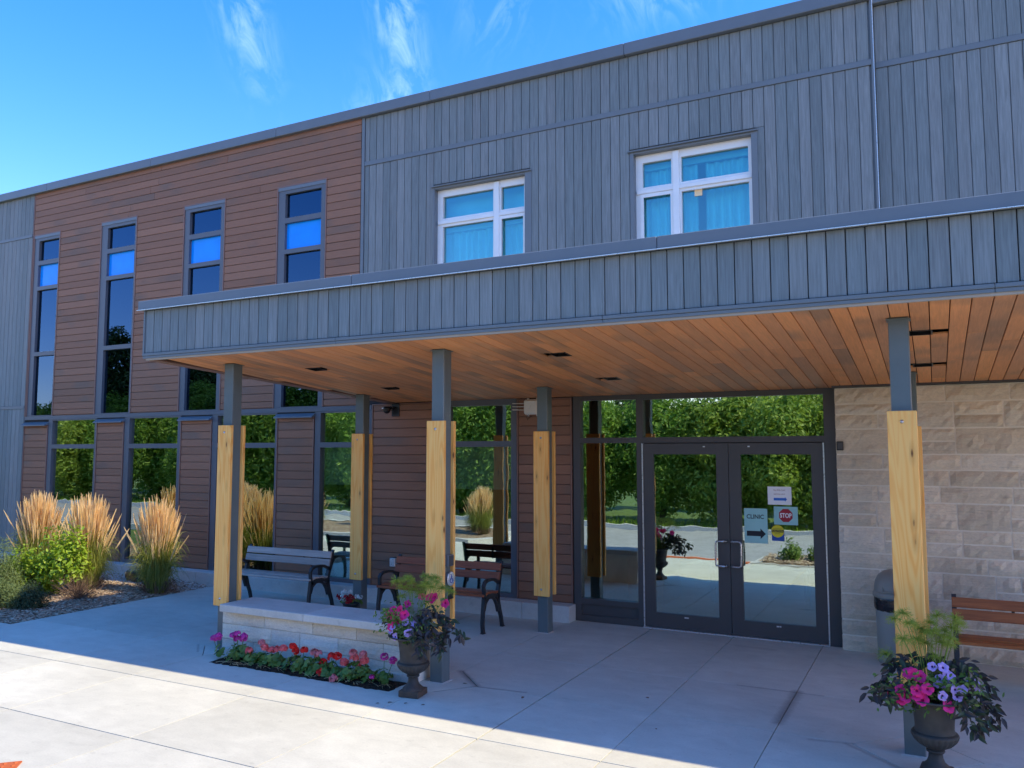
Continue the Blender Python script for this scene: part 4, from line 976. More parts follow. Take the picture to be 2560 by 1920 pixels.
def roundleaf_mesh(n, rad, hgt, lr, seed, mat):
    r_ = np.random.default_rng(seed); V = []; F = []; K = 9
    for i in range(n):
        a = r_.uniform(0, 2 * math.pi); q = math.sqrt(r_.uniform(0, 1)) * rad; c = np.array([math.cos(a) * q, math.sin(a) * q * .75, r_.uniform(.15, 1) * hgt * (1 - .4 * (q / rad) ** 2)])
        nr = unit(np.array([math.cos(a) * .7, math.sin(a) * .7 - .35, 1.0]) + r_.normal(0, .35, 3)); t1 = unit(np.cross(nr, [0.1, .9, .2])); t2 = np.cross(nr, t1); l = lr * r_.uniform(.6, 1.15); ph = r_.uniform(0, 6.28); b = len(V); V.append(c)
        for k in range(K):
            th = ph + 2 * math.pi * (k + .3) / (K + .6); rr = l * (1 + .10 * math.cos(th * 6)); V.append(c + (t1 * math.cos(th) + t2 * math.sin(th)) * rr + nr * l * .18)
        for k in range(K - 1): F.append((b, b + 1 + k, b + 2 + k))
    return mesh('foliage', [tuple(x) for x in V], F, mat)
gdata = [  # base x, plant label, rad, hgt, heads [(x,z,col)]
    (-6.33, 'magenta geranium with sparse yellowing leaves, leftmost by the post foot', .05, .12, [(-6.42, .185, 'g_magenta'), (-6.33, .22, 'g_magenta')], 7),
    (-6.08, 'bushy magenta geranium at the left end of the soil strip', .12, .15, [(-6.16, .24, 'g_magenta'), (-6.09, .262, 'g_magenta'), (-6.0, .25, 'g_magenta'), (-6.10, .215, 'g_magenta'), (-6.03, .228, 'g_magenta')], 46),
    (-5.88, 'small salmon geranium next to the bushy magenta one', .10, .10, [(-5.92, .13, 'g_salmon')], 30),
    (-5.68, 'salmon geranium with a row of full heads, left of the red ones', .14, .13, [(-5.79, .21, 'g_faded'), (-5.74, .17, 'g_salmon'), (-5.67, .152, 'g_salmon'), (-5.60, .16, 'g_salmon'), (-5.50, .19, 'g_salmon')], 50),
    (-5.33, 'red geranium against the middle of the stone wall', .13, .13, [(-5.37, .225, 'g_red'), (-5.37, .18, 'g_red'), (-5.25, .20, 'g_red')], 46),
    (-5.12, 'faded pink geranium with mostly green leaves, right of the red one', .12, .12, [(-5.14, .19, 'g_faded'), (-5.07, .19, 'g_faded')], 44),
    (-4.97, 'low red geranium spilling forward over the soil', .13, .10, [(-5.04, .112, 'g_red'), (-5.01, .045, 'g_red'), (-4.86, .19, 'g_red'), (-4.93, .175, 'g_red')], 44),
    (-4.62, 'tall salmon geranium with six heads near the right end of the strip', .14, .15, [(-4.80, .14, 'g_salmon'), (-4.68, .19, 'g_salmon'), (-4.68, .24, 'g_faded'), (-4.58, .235, 'g_faded'), (-4.57, .18, 'g_salmon'), (-4.66, .125, 'g_salmon')], 52),
    (-4.77, 'single drooping pale pink geranium head resting near the soil', .04, .05, [(-4.78, .04, 'g_faded')], 6),
    (-4.36, 'small leggy magenta geranium at the right end near the urn', .09, .12, [(-4.34, .245, 'g_magenta'), (-4.26, .22, 'g_magenta'), (-4.41, .085, 'g_magenta')], 26)]
for i, (bx, lab, rad, hg, heads, nl) in enumerate(gdata):
    by = -3.30 - (.08 if 'drooping' in lab else 0); e = empty('geranium', (bx, by, .015), label=lab, cat='flower', group='geraniums in the soil strip')
    ob('foliage', roundleaf_mesh(int(nl * 1.5), rad * 1.12, hg, .033, 100 + i, Mt['geranium_leaf']), e, kind='stuff'); m = MB()
    for j, (hx, hz, c) in enumerate(heads):
        l = (hx - bx, random.uniform(-.03, .02) - (0 if hz > .1 else .08), hz - .015); m.tube([(l[0] * .2, 0, 0), (l[0] * .7, l[1] * .5, l[2] * .6), (l[0], l[1], l[2] - .01)], .0028, 5)
        s = random.uniform(1.0, 1.2) * (.6 if hx == -4.41 else 1); o = ob('flower_head', GH[c][j % 2], e, l, (random.uniform(-.4, .1), random.uniform(-.3, .3), random.uniform(0, 6)), scale=s)
    ob('stalks', m.me('stalks', Mt['geranium_leaf']), e)
r_ = np.random.default_rng(3); n = 90; c = np.stack([r_.uniform(-6.3, -4.2, n), r_.uniform(-3.46, -3.3, n), np.full(n, .025)], 1); a = r_.uniform(0, 3.14, n); l = r_.uniform(.03, .12, n)
dv = np.stack([np.cos(a) * l, np.sin(a) * l * .5, r_.normal(0, .01, n)], 1); v, f = ribbons(c - dv, c + np.array([0, 0, .02]) + r_.normal(0, .02, (n, 3)) * [1, 1, .1], c + dv, np.full(n, .0035), 4)
ob('dry_straw', mesh('dry_straw', v, f, Mt['plume']), None, kind='stuff', label='dry straw bits scattered on the dark soil under the geraniums', cat='straw')

# ================================================================== URN PLANTING
def petunia_mesh(big, throat, r=.03):
    V = [(0, 0, -.012)]; F = []; MI = []; K = 30
    for ring, (q, h) in enumerate(((.24, -.002), (.62, .007), (1.0, .004))):
        for k in range(K):
            th = 2 * math.pi * k / K; lob = 1 + (.18 * abs(math.cos(th * 2.5)) ** .7 - .10 if ring == 2 else 0) + (.02 * math.sin(th * 11) if ring == 2 else 0)
            V.append((math.cos(th) * r * q * lob, math.sin(th) * r * q * lob, h + (.004 * math.sin(th * 5) + .002 * math.sin(th * 9 + 1) if ring == 2 else 0)))
    for k in range(K): F.append((0, 1 + k, 1 + (k + 1) % K)); MI.append(1)
    for ring in (0, 1):
        for k in range(K): a = 1 + ring * K; F.append((a + k, a + K + k, a + K + (k + 1) % K, a + (k + 1) % K)); MI.append(0)
    return mesh('flower', V, F, [Mt[big], Mt[throat]], True, MI)
PK, PP = petunia_mesh('pink', 'pink_dk', .037), petunia_mesh('purple', 'purple_dk', .029)
def towards(o, d, jit=.35):
    d = Vector(d) + Vector((random.uniform(-jit, jit), random.uniform(-jit, jit), random.uniform(-jit, jit))); q = d.to_track_quat('Z', 'Y'); o.rotation_mode = 'QUATERNION'; o.rotation_quaternion = q
def petunia(urn_loc, pts, me, lab, ang, yoff=.0, nleaf=260, seed=1):
    e = empty('petunia', (urn_loc.x, urn_loc.y, .46), label=lab, cat='flower')
    m = MB(); cen = np.mean([[p[0] - urn_loc.x, p[1] - .46] for p in pts], 0); r_ = np.random.default_rng(seed)
    sx = max(.06, np.std([p[0] for p in pts]) * 1.3); sz = max(.04, np.std([p[1] for p in pts]) * 1.1)
    for p in pts:
        yy = -math.sqrt(max(.002, .20 ** 2 - min(.19, abs(p[0] - urn_loc.x) * .8) ** 2)) * (.95 if p[1] < .6 else .55 if p[1] < .72 else -.1) + yoff
        l = (p[0] - urn_loc.x, yy, p[1] - .46); o = ob('flower', me, e, l, scale=random.uniform(.9, 1.12)); towards(o, (l[0] * 1.5 + .05, -1.0, .45))
        m.tube([(l[0] * .3, yy * .3, .0), (l[0] * .7, yy * .7, l[2] * .6 + .03), (l[0], yy + .02, l[2] - .005)], .002, 4)
    ob('stalks', m.me('stalks', Mt['petunia_leaf']), e)
    n = nleaf; c = np.stack([r_.normal(cen[0], sx, n), r_.uniform(-.19, -.02, n) + yoff, np.clip(r_.normal(cen[1] - .02, sz, n), -.03, .4)], 1)
    v, f = leafquads(c, unit(np.array([[0, -.6, .8]]) + r_.normal(0, .5, (n, 3))), unit(r_.normal(0, 1, (n, 3)) + np.array([0, -.5, .2])), r_.uniform(.025, .045, n), r_.uniform(.012, .02, n)); ob('foliage', mesh('foliage', v, f, Mt['petunia_leaf']), e, kind='stuff')
petunia(U1, [(-4.17, .66), (-4.14, .68), (-4.10, .70), (-4.06, .68), (-4.02, .71), (-4.09, .61), (-4.05, .62), (-3.97, .68), (-4.03, .74), (-4.10, .65), (-4.0, .665), (-4.07, .585)], PK, 'hot pink petunias on the left side of the urn by the seat wall', 0, seed=2)
petunia(U1, [(-3.96, .62), (-4.0, .60), (-4.04, .58), (-4.06, .55), (-4.01, .51), (-3.89, .55), (-3.865, .56), (-3.87, .61)], PP, 'lilac petunias with dark throats at the front of the urn by the seat wall', 0, seed=3)
petunia(U1, [(-3.95, .80), (-3.87, .79), (-3.82, .80), (-3.85, .78), (-3.71, .76)], PK, 'dusky pink petunias at the back of the urn by the seat wall, under the papyrus', 0, .10, 30, seed=4)
petunia(U2, [(-.29, .51), (-.24, .54), (-.24, .49), (-.21, .51), (-.19, .64), (-.13, .63), (-.15, .56), (-.15, .53), (-.12, .51), (-.09, .58), (.02, .49), (-.26, .49), (-.165, .64)], PK, 'hot pink petunias in the right urn', 0, seed=5)
petunia(U2, [(-.06, .70), (.0, .70), (.02, .66), (-.02, .63), (.04, .65), (.04, .62), (.0, .60), (-.03, .60), (-.01, .55), (.06, .59), (.10, .59), (.13, .60), (.16, .58), (.17, .61), (.07, .55)], PP, 'lilac petunias with dark throats in the right urn', 0, seed=6)

# papyrus
def umbel_mesh(seed):
    r_ = np.random.default_rng(seed); n = 110; d = unit(r_.normal(0, 1, (n, 3)) * np.array([1, 1, .45]) + np.array([0, 0, .22])); l = r_.uniform(.035, .062, n)[:, None]
    p0 = d * 0; p1 = d * l * .55 + np.array([0, 0, .010]); p2 = d * l + np.array([0, 0, -.010]); v, f = ribbons(p0, p1, p2, np.full(n, .0021), 3, .4)
    d2 = unit(r_.normal(0, 1, (n * 2, 3))); b = np.repeat(p2, 2, 0); v2, f2 = ribbons(b * .85, b + d2 * .006, b + d2 * .014, np.full(2 * n, .0018), 1, .4)
    return mesh('umbel', np.concatenate([v, v2]), np.concatenate([f, f2 + len(v)]), Mt['papyrus'])
UM = [umbel_mesh(s) for s in (1, 2, 3)]
def papyrus(urn_loc, pts, lab):
    e = empty('papyrus', (urn_loc.x, urn_loc.y + .02, .46), label=lab, cat='plant'); m = MB()
    for i, (x, z) in enumerate(pts):
        l = (x - urn_loc.x, random.uniform(-.08, .10), z - .46); bx = l[0] * .25
        m.tube([(bx, l[1] * .2, 0), (bx + (l[0] - bx) * .4, l[1] * .5, l[2] * .55), l], [.0028, .0024, .0018], 5)
        ob('umbel', UM[i % 3], e, l, (random.uniform(-.3, .3), random.uniform(-.3, .3), random.uniform(0, 6)), scale=random.uniform(.85, 1.15))
    ob('stems', m.me('stems', Mt['papyrus'], True), e)
papyrus(U1, [(-4.10, .94), (-4.05, .955), (-3.98, .965), (-3.91, .975), (-3.85, .965), (-3.79, .965), (-3.73, .945), (-4.07, .88), (-3.96, .875), (-3.89, .905), (-3.77, .905), (-3.74, .88), (-4.10, .80), (-3.64, .87), (-3.99, .92), (-4.02, .85), (-3.92, .84), (-3.83, .93)], 'green papyrus with feathery umbels in the urn by the seat wall')
papyrus(U2, [(-.27, .955), (-.16, .93), (-.22, .97), (-.12, .89), (-.18, .94), (-.02, .985), (.08, .99), (.10, .945), (.06, .91), (-.05, .90), (-.01, .86), (-.14, .83), (-.22, .84), (.02, .89), (-.33, .70), (-.04, .74), (-.06, .93), (.0, .82), (.05, .86), (-.09, .87), (.04, .80), (-.10, .80)], 'green papyrus with feathery umbels in the right urn')

# sweet potato vine
def vleaf(mat):
    V = [(0, 0, 0), (-.35, .22, .05), (-.42, .45, .06), (-.25, .75, .0), (0, 1, -.10), (.25, .75, .0), (.42, .45, .06), (.35, .22, .05), (0, .35, -.04), (0, .7, -.05)]
    V = [(x * .46, y, z) for x, y, z in V]; F = [(0, 1, 8), (1, 2, 8), (2, 3, 9, 8), (3, 4, 9), (4, 5, 9), (5, 6, 8, 9), (6, 7, 8), (7, 0, 8)]
    return mesh('leaf', V, F, mat, False)
VL = [vleaf(Mt['vine_leaf']), vleaf(Mt['vine_leaf2'])]
def vine(urn_loc, paths, lab, seed, per=4, size=.076):
    random.seed(seed); e = empty('sweet_potato_vine', (urn_loc.x, urn_loc.y, .47), label=lab, cat='plant'); m = MB()
    for pts in paths:
        loc = [Vector((p[0] - urn_loc.x, p[2], p[1] - .47)) for p in pts]; m.tube(loc, .003, 5)
        for a, b in zip(loc, loc[1:]):
            for k in range(per):
                q = a.lerp(b, (k + .5) / per) + Vector((random.uniform(-.035, .035), random.uniform(-.05, .03), random.uniform(-.035, .035)))
                s = size * random.uniform(.65, 1.15); o = ob('leaf', VL[random.random() < .38], e, q, scale=(s, s, s))
                d = Vector((random.uniform(-1, 1) + (b - a).x * 4, random.uniform(-1, .1), random.uniform(-1.3, .25))).normalized(); nrm = Vector((random.uniform(-.4, .4), -1, random.uniform(.1, 1.0)))
                xax = d.cross(nrm).normalized(); zax = xax.cross(d); o.rotation_euler = Matrix((xax, d, zax)).transposed().to_euler()
    ob('runners', m.me('runners', Mt['vine_leaf'], True), e)
vine(U1, [[(-3.93, .50, -.05), (-3.84, .70, -.02), (-3.72, .70, -.02), (-3.62, .64, -.02), (-3.50, .57, -.02), (-3.46, .53, -.02)],
          [(-3.9, .50, -.08), (-3.80, .62, -.10), (-3.70, .56, -.12), (-3.62, .46, -.12), (-3.60, .42, -.12)],
          [(-3.9, .50, -.10), (-3.84, .60, -.14), (-3.79, .52, -.18), (-3.76, .44, -.18), (-3.74, .40, -.18)],
          [(-3.9, .50, .02), (-3.82, .74, .05), (-3.70, .66, .03), (-3.64, .52, -.02), (-3.66, .46, -.04)],
          [(-3.9, .50, -.04), (-3.86, .66, -.06), (-3.76, .66, -.06), (-3.68, .60, -.05), (-3.58, .52, -.05)],
          [(-3.98, .50, .05), (-4.12, .62, .0), (-4.20, .60, -.02)]], 'dark purple leaved vine spilling right from the urn by the seat wall', 4, 13)
vine(U2, [[(-.1, .50, .0), (-.20, .70, .03), (-.30, .62, .0), (-.38, .54, -.03), (-.43, .48, -.04)],
          [(-.1, .50, -.05), (-.22, .60, -.05), (-.33, .54, -.08), (-.38, .47, -.1)],
          [(-.1, .50, -.08), (-.20, .56, -.10), (-.28, .50, -.12), (-.33, .45, -.12)],
          [(-.1, .50, .05), (-.22, .72, .06), (-.32, .66, .02)],
          [(0, .50, .0), (.06, .73, .03), (.15, .70, .0), (.22, .62, -.02), (.25, .50, -.03), (.28, .40, -.04)],
          [(0, .50, -.05), (.10, .64, -.05), (.18, .56, -.06), (.22, .46, -.08), (.24, .38, -.08)],
          [(0, .50, -.08), (.08, .56, -.14), (.12, .48, -.16), (.14, .40, -.16), (.15, .37, -.16)],
          [(0, .50, -.08), (.14, .56, -.12), (.19, .46, -.14), (.20, .38, -.14)],
          [(0, .50, .08), (.02, .68, .08), (-.08, .72, .1), (-.14, .70, .1)], [(-.06, .5, .0), (-.08, .60, -.04), (-.04, .66, .0), (.06, .68, .0)]], 'dark purple leaved vine spilling from both sides of the right urn', 5, 12)

# small flower pot by the back post
e = empty('flower_pot', (-6.56, -.98, 0), label='small dark pot of red and white flowers at the foot of the left back post', cat='flower pot')
m = MB(); m.lathe([(0, 0), (.08, .0), (.10, .13), (.108, .135), (.108, .15), (.095, .15), (.09, .135), (0, .135)], 20); ob('pot', m.me('pot', Mt['black'], True), e)
ob('foliage', roundleaf_mesh(60, .16, .11, .022, 77, Mt['geranium_leaf']), e, (0, 0, .13), kind='stuff')
hw_, hr_ = florets(Mt['white_petal'], .03, 14, 5), florets(Mt['dark_red'], .03, 16, 6)
for (x, y, z), c in (((-.10, -.03, .27), 0), ((-.06, -.05, .29), 0), ((-.02, 0, .28), 0), ((-.07, -.08, .24), 0), ((.16, -.02, .23), 0), ((.12, -.04, .24), 0), ((-.01, -.09, .23), 1), ((.05, -.08, .24), 1), ((.09, -.07, .22), 1), ((.02, -.10, .20), 1), ((-.13, -.05, .20), 1), ((.04, -.11, .17), 1), ((-.17, -.03, .22), 1), ((.07, -.1, .19), 1)):
    ob('flower_head', (hw_, hr_)[c], e, (x, y, z), (random.uniform(-.5, .5), 0, random.uniform(0, 6)))

# ================================================================== DEVICES ON POST / WALL
xs = -3.9165
e = empty('key_switch_box', (xs, -2.955, 1.06), label='small grey box highest on the right side of the post behind the urn', cat='switch box'); box_ob('housing', .0005, .036, -.045, .045, -.05, .05, Mt['grey_trim'], e, .003); box_ob('faceplate', .0365, .040, -.040, .040, -.045, .045, Mt['dark_frame'], e)
e = empty('door_push_plate', (xs, -2.955, .90), label='round silver door push plate with a wheelchair symbol on the post', cat='push button')
box_ob('housing', .0005, .030, -.050, .040, -.05, .05, Mt['grey_trim'], e, .003)
m = MB(); m.lathe([(0, .008), (.055, .008), (.061, .006), (.063, .0), (.055, -.002)], 40); ob('round_plate', m.me('round_plate', Mt['light_metal'], True), e, (.034, 0, 0), (0, R(90), 0))
sym = MB(); sx_ = .0435
def YZ(p): return (sx_, p[0], p[1])
sym.tube([(sx_, -.004, .040), (sx_, -.004, .0395), (sx_, -.004, .032)], .0055, 10); sym.tube([YZ((-.004, .030)), YZ((-.003, .010)), YZ((-.001, .002))], .0035, 6)
sym.tube([YZ((-.003, .016)), YZ((.012, .016))], .0028, 6); sym.tube([YZ((-.001, .003)), YZ((.014, .002)), YZ((.022, -.018)), YZ((.030, -.014))], .0032, 6)
sym.tube([YZ((-.004 + .021 * math.cos(t), -.012 + .021 * math.sin(t))) for t in np.linspace(2.2, 6.6, 14)], .003, 6)
ob('wheelchair_symbol', sym.me('wheelchair_symbol', Mt['sblue']), e)
e = empty('card_reader', (xs, -2.955, .77), label='small grey box lowest on the post, partly behind the papyrus', cat='card reader'); box_ob('housing', .0005, .032, -.045, .045, -.05, .05, Mt['grey_trim'], e, .003); box_ob('dark_cover', .0325, .038, -.043, .043, -.047, .047, Mt['black'], e)

e = empty('security_camera', (-6.64, -.0, 2.61), label='black dome security camera on the brown planks under the soffit', cat='camera')
box_ob('mounting_plate', -.03, .10, -.014, -.001, -.09, .09, Mt['black'], e, .003); box_ob('arm', -.02, .03, -.075, -.013, .01, .05, Mt['black'], e, .003)
m = MB(); m.lathe([(0, -.01), (.045, -.012), (.058, -.03), (.060, -.05), (.056, -.052)], 24); ob('camera_body', m.me('camera_body', Mt['black'], True), e, (-.04, -.11, .055))
m = MB(); m.lathe([(.052, 0), (.048, -.025), (.034, -.045), (.015, -.055), (0, -.057)], 24); ob('dome', m.me('dome', Mt['black'], True), e, (-.04, -.11, .002)); box_ob('white_band', -.085, -.03, -.166, -.158, .012, .026, Mt['white_trim'], e)

e = empty('wifi_antenna_box', (-4.50, -.0, 2.595), label='off white antenna box with three thin rods behind the middle back post', cat='antenna box')
cham('housing', -.095, .10, -.075, -.012, -.095, .095, .022, Mt['offwhite'], e)
for z in (.045, .005, -.035):
    m = MB(); m.tube([(-.093, -.045, z), (-.20, -.048, z + .003), (-.26, -.05, z + .004)], [.0055, .005, .0045], 8); ob('antenna', m.me('antenna', Mt['offwhite'], True), e)
for x in (-.055, .075):
    for z in (-.115, .095): box_ob('mounting_ear', x - .012, x + .012, -.02, -.003, z, z + .022, Mt['offwhite'], e)
m = MB(); m.tube([(-.03, -.05, -.092), (-.06, -.05, -.13), (-.05, -.04, -.16), (-.03, -.03, -.13), (.0, -.02, -.11)], .004, 6); ob('cable', m.me('cable', Mt['black'], True), e)
m = MB(); m.tube([(-.012, -.077, -.02), (0, -.077, -.03), (.005, -.077, .02)], .004, 6); ob('badge', m.me('badge', Mt['light_metal']), e)

e = empty('outlet_cover', (-6.60, -.0, .535), label='small clear outlet cover on the brown planks behind the red brown bench', cat='outlet'); cham('cover', -.045, .045, -.06, -.008, -.06, .055, .008, Mt['light_metal'], e); box_ob('back_plate', -.05, .05, -.008, -.001, -.065, .06, Mt['steel'], e); box_ob('hinge', -.045, .045, -.035, -.012, .056, .064, Mt['black'], e)
e = empty('door_access_reader', (-.865, -.135, 2.09), label='small black square reader high on the stone wall beside the door', cat='card reader'); cham('housing', -.034, .034, -.022, .0, -.047, .047, .006, Mt['black'], e); cham('face', -.024, .024, -.027, -.0225, -.036, .036, .002, Mt['dark_frame'], e)

# ================================================================== SIGNS ON DOOR
def arrow(w, h, shaft, head, mat):
    m = MB(); a = w / 2; pts = [(-a, -shaft), (a - head, -shaft), (a - head, -h / 2), (a, 0), (a - head, h / 2), (a - head, shaft), (-a, shaft)]
    m.add([(x, 0, z) for x, z in pts], [tuple(range(7))]); return m.me('arrow', mat)
e = empty('clinic_direction_paper', (-1.515, .027, 1.55), label='white landscape paper with two small lines and a blue arrow, highest on the right door', cat='paper sign')
box_ob('paper', -.125, .125, -.001, .001, -.098, .098, Mt['paper'], e)
ob('lettering', text_mesh('TALL PINES CLINIC', .128, .015, Mt['inkbrown']), e, (0, -.0018, .06)); ob('lettering', text_mesh("DOCTORS OFFICE", .118, .013, Mt['inkbrown']), e, (0, -.0018, .016)); ob('arrow', arrow(.14, .05, .014, .022, Mt['inkblue']), e, (.008, -.0018, -.038))
e = empty('clinic_arrow_paper', (-1.775, .0275, 1.215), label='tall pale paper reading CLINIC over a thick black arrow', cat='paper sign')
Mt['tinted_paper'] = plain('glass_tinted_paper', (.34, .62, .60), .6)  # teal cast of the door glass painted into the paper colour
box_ob('paper', -.125, .125, -.001, .001, -.19, .19, Mt['tinted_paper'], e); ob('lettering', text_mesh('CLINIC', .185, .048, Mt['ink'], bold=.02), e, (-.005, -.0018, .10)); ob('arrow', arrow(.205, .115, .028, .058, Mt['ink']), e, (.003, -.0018, -.085))
for q in ('',): pass
e = empty('stop_paper', (-1.455, .0275, 1.335), label='pale landscape paper with a red STOP octagon', cat='paper sign')
box_ob('paper', -.125, .125, -.001, .001, -.098, .098, Mt['tinted_paper'], e)
m = MB(); m.add([(.076 * math.cos(R(22.5 + 45 * k)), 0, .076 * math.sin(R(22.5 + 45 * k))) for k in range(8)], [tuple(range(8))]); ob('octagon', m.me('octagon', Mt['inkred']), e, (-.0, -.0016, .003)); ob('lettering', text_mesh('STOP', .122, .052, Mt['paper'], bold=.03), e, (0, -.0024, .003))
e = empty('caution_sticker', (-1.545, .0275, 1.145), label='round yellow CAUTION automatic door sticker over a blue square', cat='sticker')
box_ob('blue_square', -.062, .068, -.0008, .0008, -.085, .02, Mt['sblue'], e)
m = MB(); m.add([(.067 * math.cos(t), 0, .067 * math.sin(t)) for t in np.linspace(0, 6.28318, 33)[:-1]], [tuple(range(32))]); ob('yellow_disc', m.me('yellow_disc', Mt['yellow']), e, (0, -.0014, .02))
box_ob('black_band', -.064, .064, -.0024, -.0018, .008, .036, Mt['ink'], e); ob('lettering', text_mesh('CAUTION', .112, .018, Mt['yellow'], bold=.01), e, (0, -.0030, .022)); ob('lettering', text_mesh('AUTOMATIC', .098, .011, Mt['ink']), e, (0, -.0022, .048)); ob('lettering', text_mesh('DOOR', .052, .011, Mt['ink']), e, (0, -.0022, -.006))
# doors' glass sits at y .030-.036 : all papers lie just in front of it, none behind

# ================================================================== BIN
e = empty('litter_bin', (-.375, -.42, 0), label='grey dome topped litter bin against the stone wall behind the right post', cat='litter bin')
m = MB(); m.lathe([(.0, .0), (.178, .0), (.182, .02), (.192, .54), (.186, .545)], 32); ob('bin_body', m.me('bin_body', Mt['bin'], True), e)
m = MB()
for k in range(1): m.lathe([(.190, .50), (.199, .52), (.203, .56), (.200, .60), (.203, .635), (.196, .64)], 48, gad=(.5, .63, 30, .02))
ob('bin_bag', m.me('bin_bag', Mt['black_bag'], True), e)
m = MB(); m.lathe([(.205, .625), (.212, .63), (.212, .665), (.200, .675)], 32)
prof = [(.200, .675), (.197, .72), (.185, .78), (.155, .835), (.105, .872), (.05, .888), (0, .892)]
m.lathe(prof, 32); ob('dome_lid', m.me('dome_lid', Mt['bin'], True), e)
m = MB(); fr = [(-.11, .69), (-.11, .775), (-.085, .83), (0, .85), (.085, .83), (.11, .775), (.11, .69)]
yy = lambda x, z: -math.sqrt(max(0, (.205 if z < .72 else .205 - (z - .72) * .75) ** 2 - x * x)) - .004
m.tube([(x, yy(x, z), z) for x, z in fr], .010, 8); m.tube([(-.11, yy(-.11, .69), .69), (0, yy(0, .69), .69), (.11, yy(.11, .69), .69)], .010, 8); ob('flap_frame', m.me('flap_frame', Mt['bin'], True), e)
m = MB(); v = [(x * .93, yy(x, z) + .004, .69 + (z - .69) * .95) for x, z in fr]; m.add(v, [tuple(range(7))[::-1]]); ob('flap', m.me('flap', Mt['grey_trim']), e)

# ================================================================== ACROSS THE ROAD (seen in the glass)
def tree_me(seed, n, rad, cz, lf, mat, nc=60):
    r_ = np.random.default_rng(seed); cc = unit(r_.normal(0, 1, (nc, 3))) * (r_.uniform(.15, 1, (nc, 1)) ** .5) * np.array(rad) * .82 + np.array([0, 0, cz]); cr = r_.uniform(.35, .75, nc)
    ci = r_.integers(0, nc, n); d = unit(r_.normal(0, 1, (n, 3))); p = cc[ci] + d * (cr[ci] * r_.uniform(.55, 1.05, n))[:, None]; p[:, 2] = np.maximum(p[:, 2], .1)
    nr = unit(d + r_.normal(0, .7, (n, 3)) + np.array([0, 0, .4])); v, f = leafquads(p, nr, unit(r_.normal(0, 1, (n, 3)) + np.array([0, 0, -.4])), r_.uniform(lf * .7, lf * 1.3, n), r_.uniform(lf * .35, lf * .6, n))
    t = MB(); t.tube([(0, 0, 0), (.05, .02, cz * .5), (.0, .05, cz), (.04, 0, cz + rad[2] * .6)], [.12, .09, .06, .02], 8)
    for i in range(0, nc, 2): c = cc[i]; t.tube([(.02, .02, cz * .45 + (i / nc) * cz * .5), tuple(c * .6 + np.array([0, 0, cz * .3])), tuple(c)], [.035, .02, .008], 5)
    return mesh('crown', v, f, mat), t.me('trunk', Mt['bark'], True)
TM = [tree_me(31, 42000, (1.7, 1.3, 2.5), 2.35, .115, Mt['tree_leaf'], 110), tree_me(32, 38000, (1.9, 1.3, 2.1), 2.0, .125, Mt['tree_leaf2'], 100), tree_me(33, 42000, (1.6, 1.4, 2.7), 2.5, .11, Mt['tree_leaf'], 110), tree_me(34, 34000, (2.6, 2.4, 4.2), 4.3, .17, Mt['dark_tree_leaf'], 130)]
random.seed(11)
TL = 'leafy green tree across the road, seen only mirrored in the glass'; TG = 'trees across the road mirrored in the windows'
x = 6.0; k = 0
while x > -58:
    cr_, tr_ = TM[random.choice((0, 1, 2, 0, 2))]; y = -15.6 + random.uniform(-.9, .8); s = random.uniform(.84, 1.08) * (1 + max(0, -x - 8) * .006) * (1.04 if -7.5 < x < -4 else 1)
    e = empty('roadside_tree', (x, y, -.15), (0, 0, random.uniform(0, 6)), label=TL, cat='tree', group=TG, scale=s); ob('crown', cr_, e, kind='stuff'); ob('trunk', tr_, e)
    x -= random.uniform(1.6, 2.2); k += 1
for x, y, s in ((-38.5, -20, 1.18), (-34.8, -21, 1.05), (-21.5, -21, .72), (1.5, -19.5, .75), (-1.2, -20, .66), (-10, -20.5, .62), (-5.6, -20.5, .56), (-15, -21, .68), (-27.5, -22, .72), (-46, -22, .75), (-53, -22, .8), (6, -19, .85)):
    e = empty('tall_dark_tree', (x, y, -.15), (0, 0, random.uniform(0, 6)), label='tall dark tree behind the roadside trees, seen only mirrored in the glass', cat='tree', group='tall trees mirrored in the windows', scale=s); ob('crown', TM[3][0], e, kind='stuff'); ob('trunk', TM[3][1], e)
r_ = np.random.default_rng(5); n = 16000; c = np.stack([r_.uniform(-50, 8, n), -12.85 - r_.uniform(0, 1, n) ** 1.5 * 3.0, np.full(n, -.155)], 1)
v, f = ribbons(c, c + np.array([0, 0, .09]) + r_.normal(0, .02, (n, 3)), c + np.array([0, 0, .12]) + r_.normal(0, .06, (n, 3)) * [1, 1, .3], np.full(n, .02), 2); ob('verge_grass', mesh('verge_grass', v, f, Mt['shrub_leaf']), kind='stuff', label='rough grass on the verge beyond the far kerb', cat='grass')
# island beds with grasses and shrubs in front of the building (mirrored)
def island(pts, z=.02):
    m = MB(); n = len(pts); cx = sum(p[0] for p in pts) / n; cy = sum(p[1] for p in pts) / n
    inn = [(cx + (x - cx) * .93, cy + (y - cy) * .88) for x, y in pts]
    v = [(x, y, -.15) for x, y in pts] + [(x, y, z) for x, y in pts] + [(x, y, z) for x, y in inn]; f = []
    for k in range(2):
        for i in range(n): f.append((k * n + i, k * n + (i + 1) % n, (k + 1) * n + (i + 1) % n, (k + 1) * n + i))
    m.add(v, f); ob('island_kerb', m.me('island_kerb', Mt['kerb']), kind='structure')
    m = MB(); m.add([(x, y, z - .02) for x, y in inn] + [(cx, cy, z + .06)], [(i, (i + 1) % n, n) for i in range(n)]); ob('island_mulch', m.me('island_mulch', Mt['mulch'], True), kind='structure')
island([(-3.05, -6.0), (1.6, -6.0), (1.6, -6.9), (1.0, -7.35), (-2.4, -7.35), (-3.0, -7.0)])
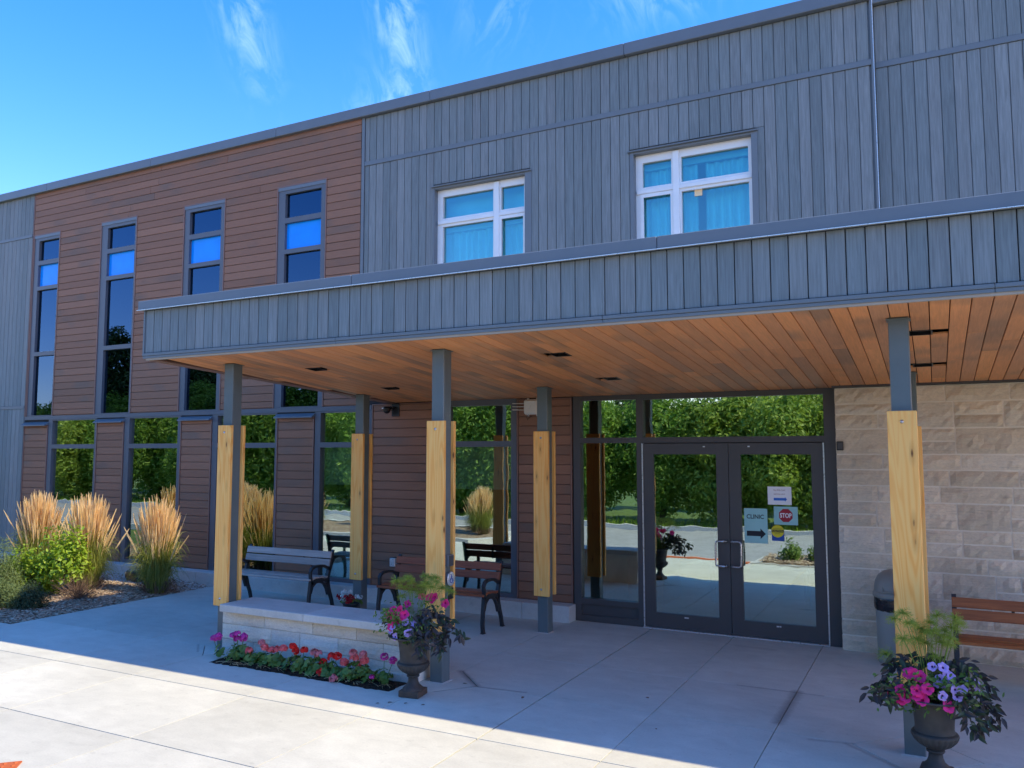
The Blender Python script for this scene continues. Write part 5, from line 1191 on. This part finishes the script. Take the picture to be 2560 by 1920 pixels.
island([(-19.5, -7.0), (-9.6, -7.0), (-8.9, -7.6), (-9.3, -8.9), (-10.4, -9.9), (-19.5, -9.9)])
def cp(src, loc, s, lab, grp, rz=0):
    c = copy_tree(src); c.location = loc; c.scale = (s,) * 3; c.rotation_euler = (0, 0, rz); c['label'] = lab; c['group'] = grp
random.seed(3)
for x, y in ((-13.9, -8.6), (-12.6, -8.2), (-17.3, -8.0), (-15.6, -8.7), (-10.4, -8.7), (-9.9, -8.2), (-18.6, -8.9)):
    cp(G2, (x, y, .02), random.uniform(.68, .84), 'feather reed grass in the kerbed island by the road, seen only mirrored in the windows', 'grasses in the road island', random.uniform(0, 6))
random.seed(9)
for i, (x, y) in enumerate(((-2.4, -6.6), (-1.9, -6.7), (-1.35, -6.5), (-.8, -6.75), (-.2, -6.5))):
    o = leafy('low_plant', (x, y, .03), (.26, .24, .34), 700, .06, .03, Mt['petunia_leaf'], 'low green plant in the mulch island, mirrored in the right door', 'shrub', 50 + i); o['group'] = 'low plants in the mulch island'
chips('island_chips', 3000, (-2.9, 1.4), (-7.2, -6.1), lambda x, y: .045, Mt['chip'], (.03, .09), (.012, .028), kind='stuff', label='bark chips on the mulch island by the road', cat='bark mulch')

# a few loose leaves and crumbs on the concrete
random.seed(5); m = MB()
leafm = mesh('leaf', [(0, 0, 0), (.012, .010, .004), (.03, .012, .007), (.045, 0, .003), (.03, -.012, .005), (.012, -.010, .002)], [(0, 1, 2, 3), (0, 3, 4, 5)], Mt['dry'])
for i, (x, y) in enumerate(((-3.72, -2.93), (-3.88, -3.62), (-4.0, -3.66), (-3.75, -3.62), (-2.2, -2.6), (-1.9, -3.3), (.05, -2.4), (-.5, -1.6), (-4.1, -3.75), (-3.1, -3.1), (-8.6, -3.0))):
    ob('fallen_leaf', leafm, None, (x, y, .002), (0, 0, random.uniform(0, 6)), label='small dry brown leaf lying on the concrete', cat='leaf', group='fallen leaves on the concrete', scale=random.uniform(.6, 1.1))
for o in list(bpy.data.objects):
    if o.name.startswith('brown_trim') and False: pass
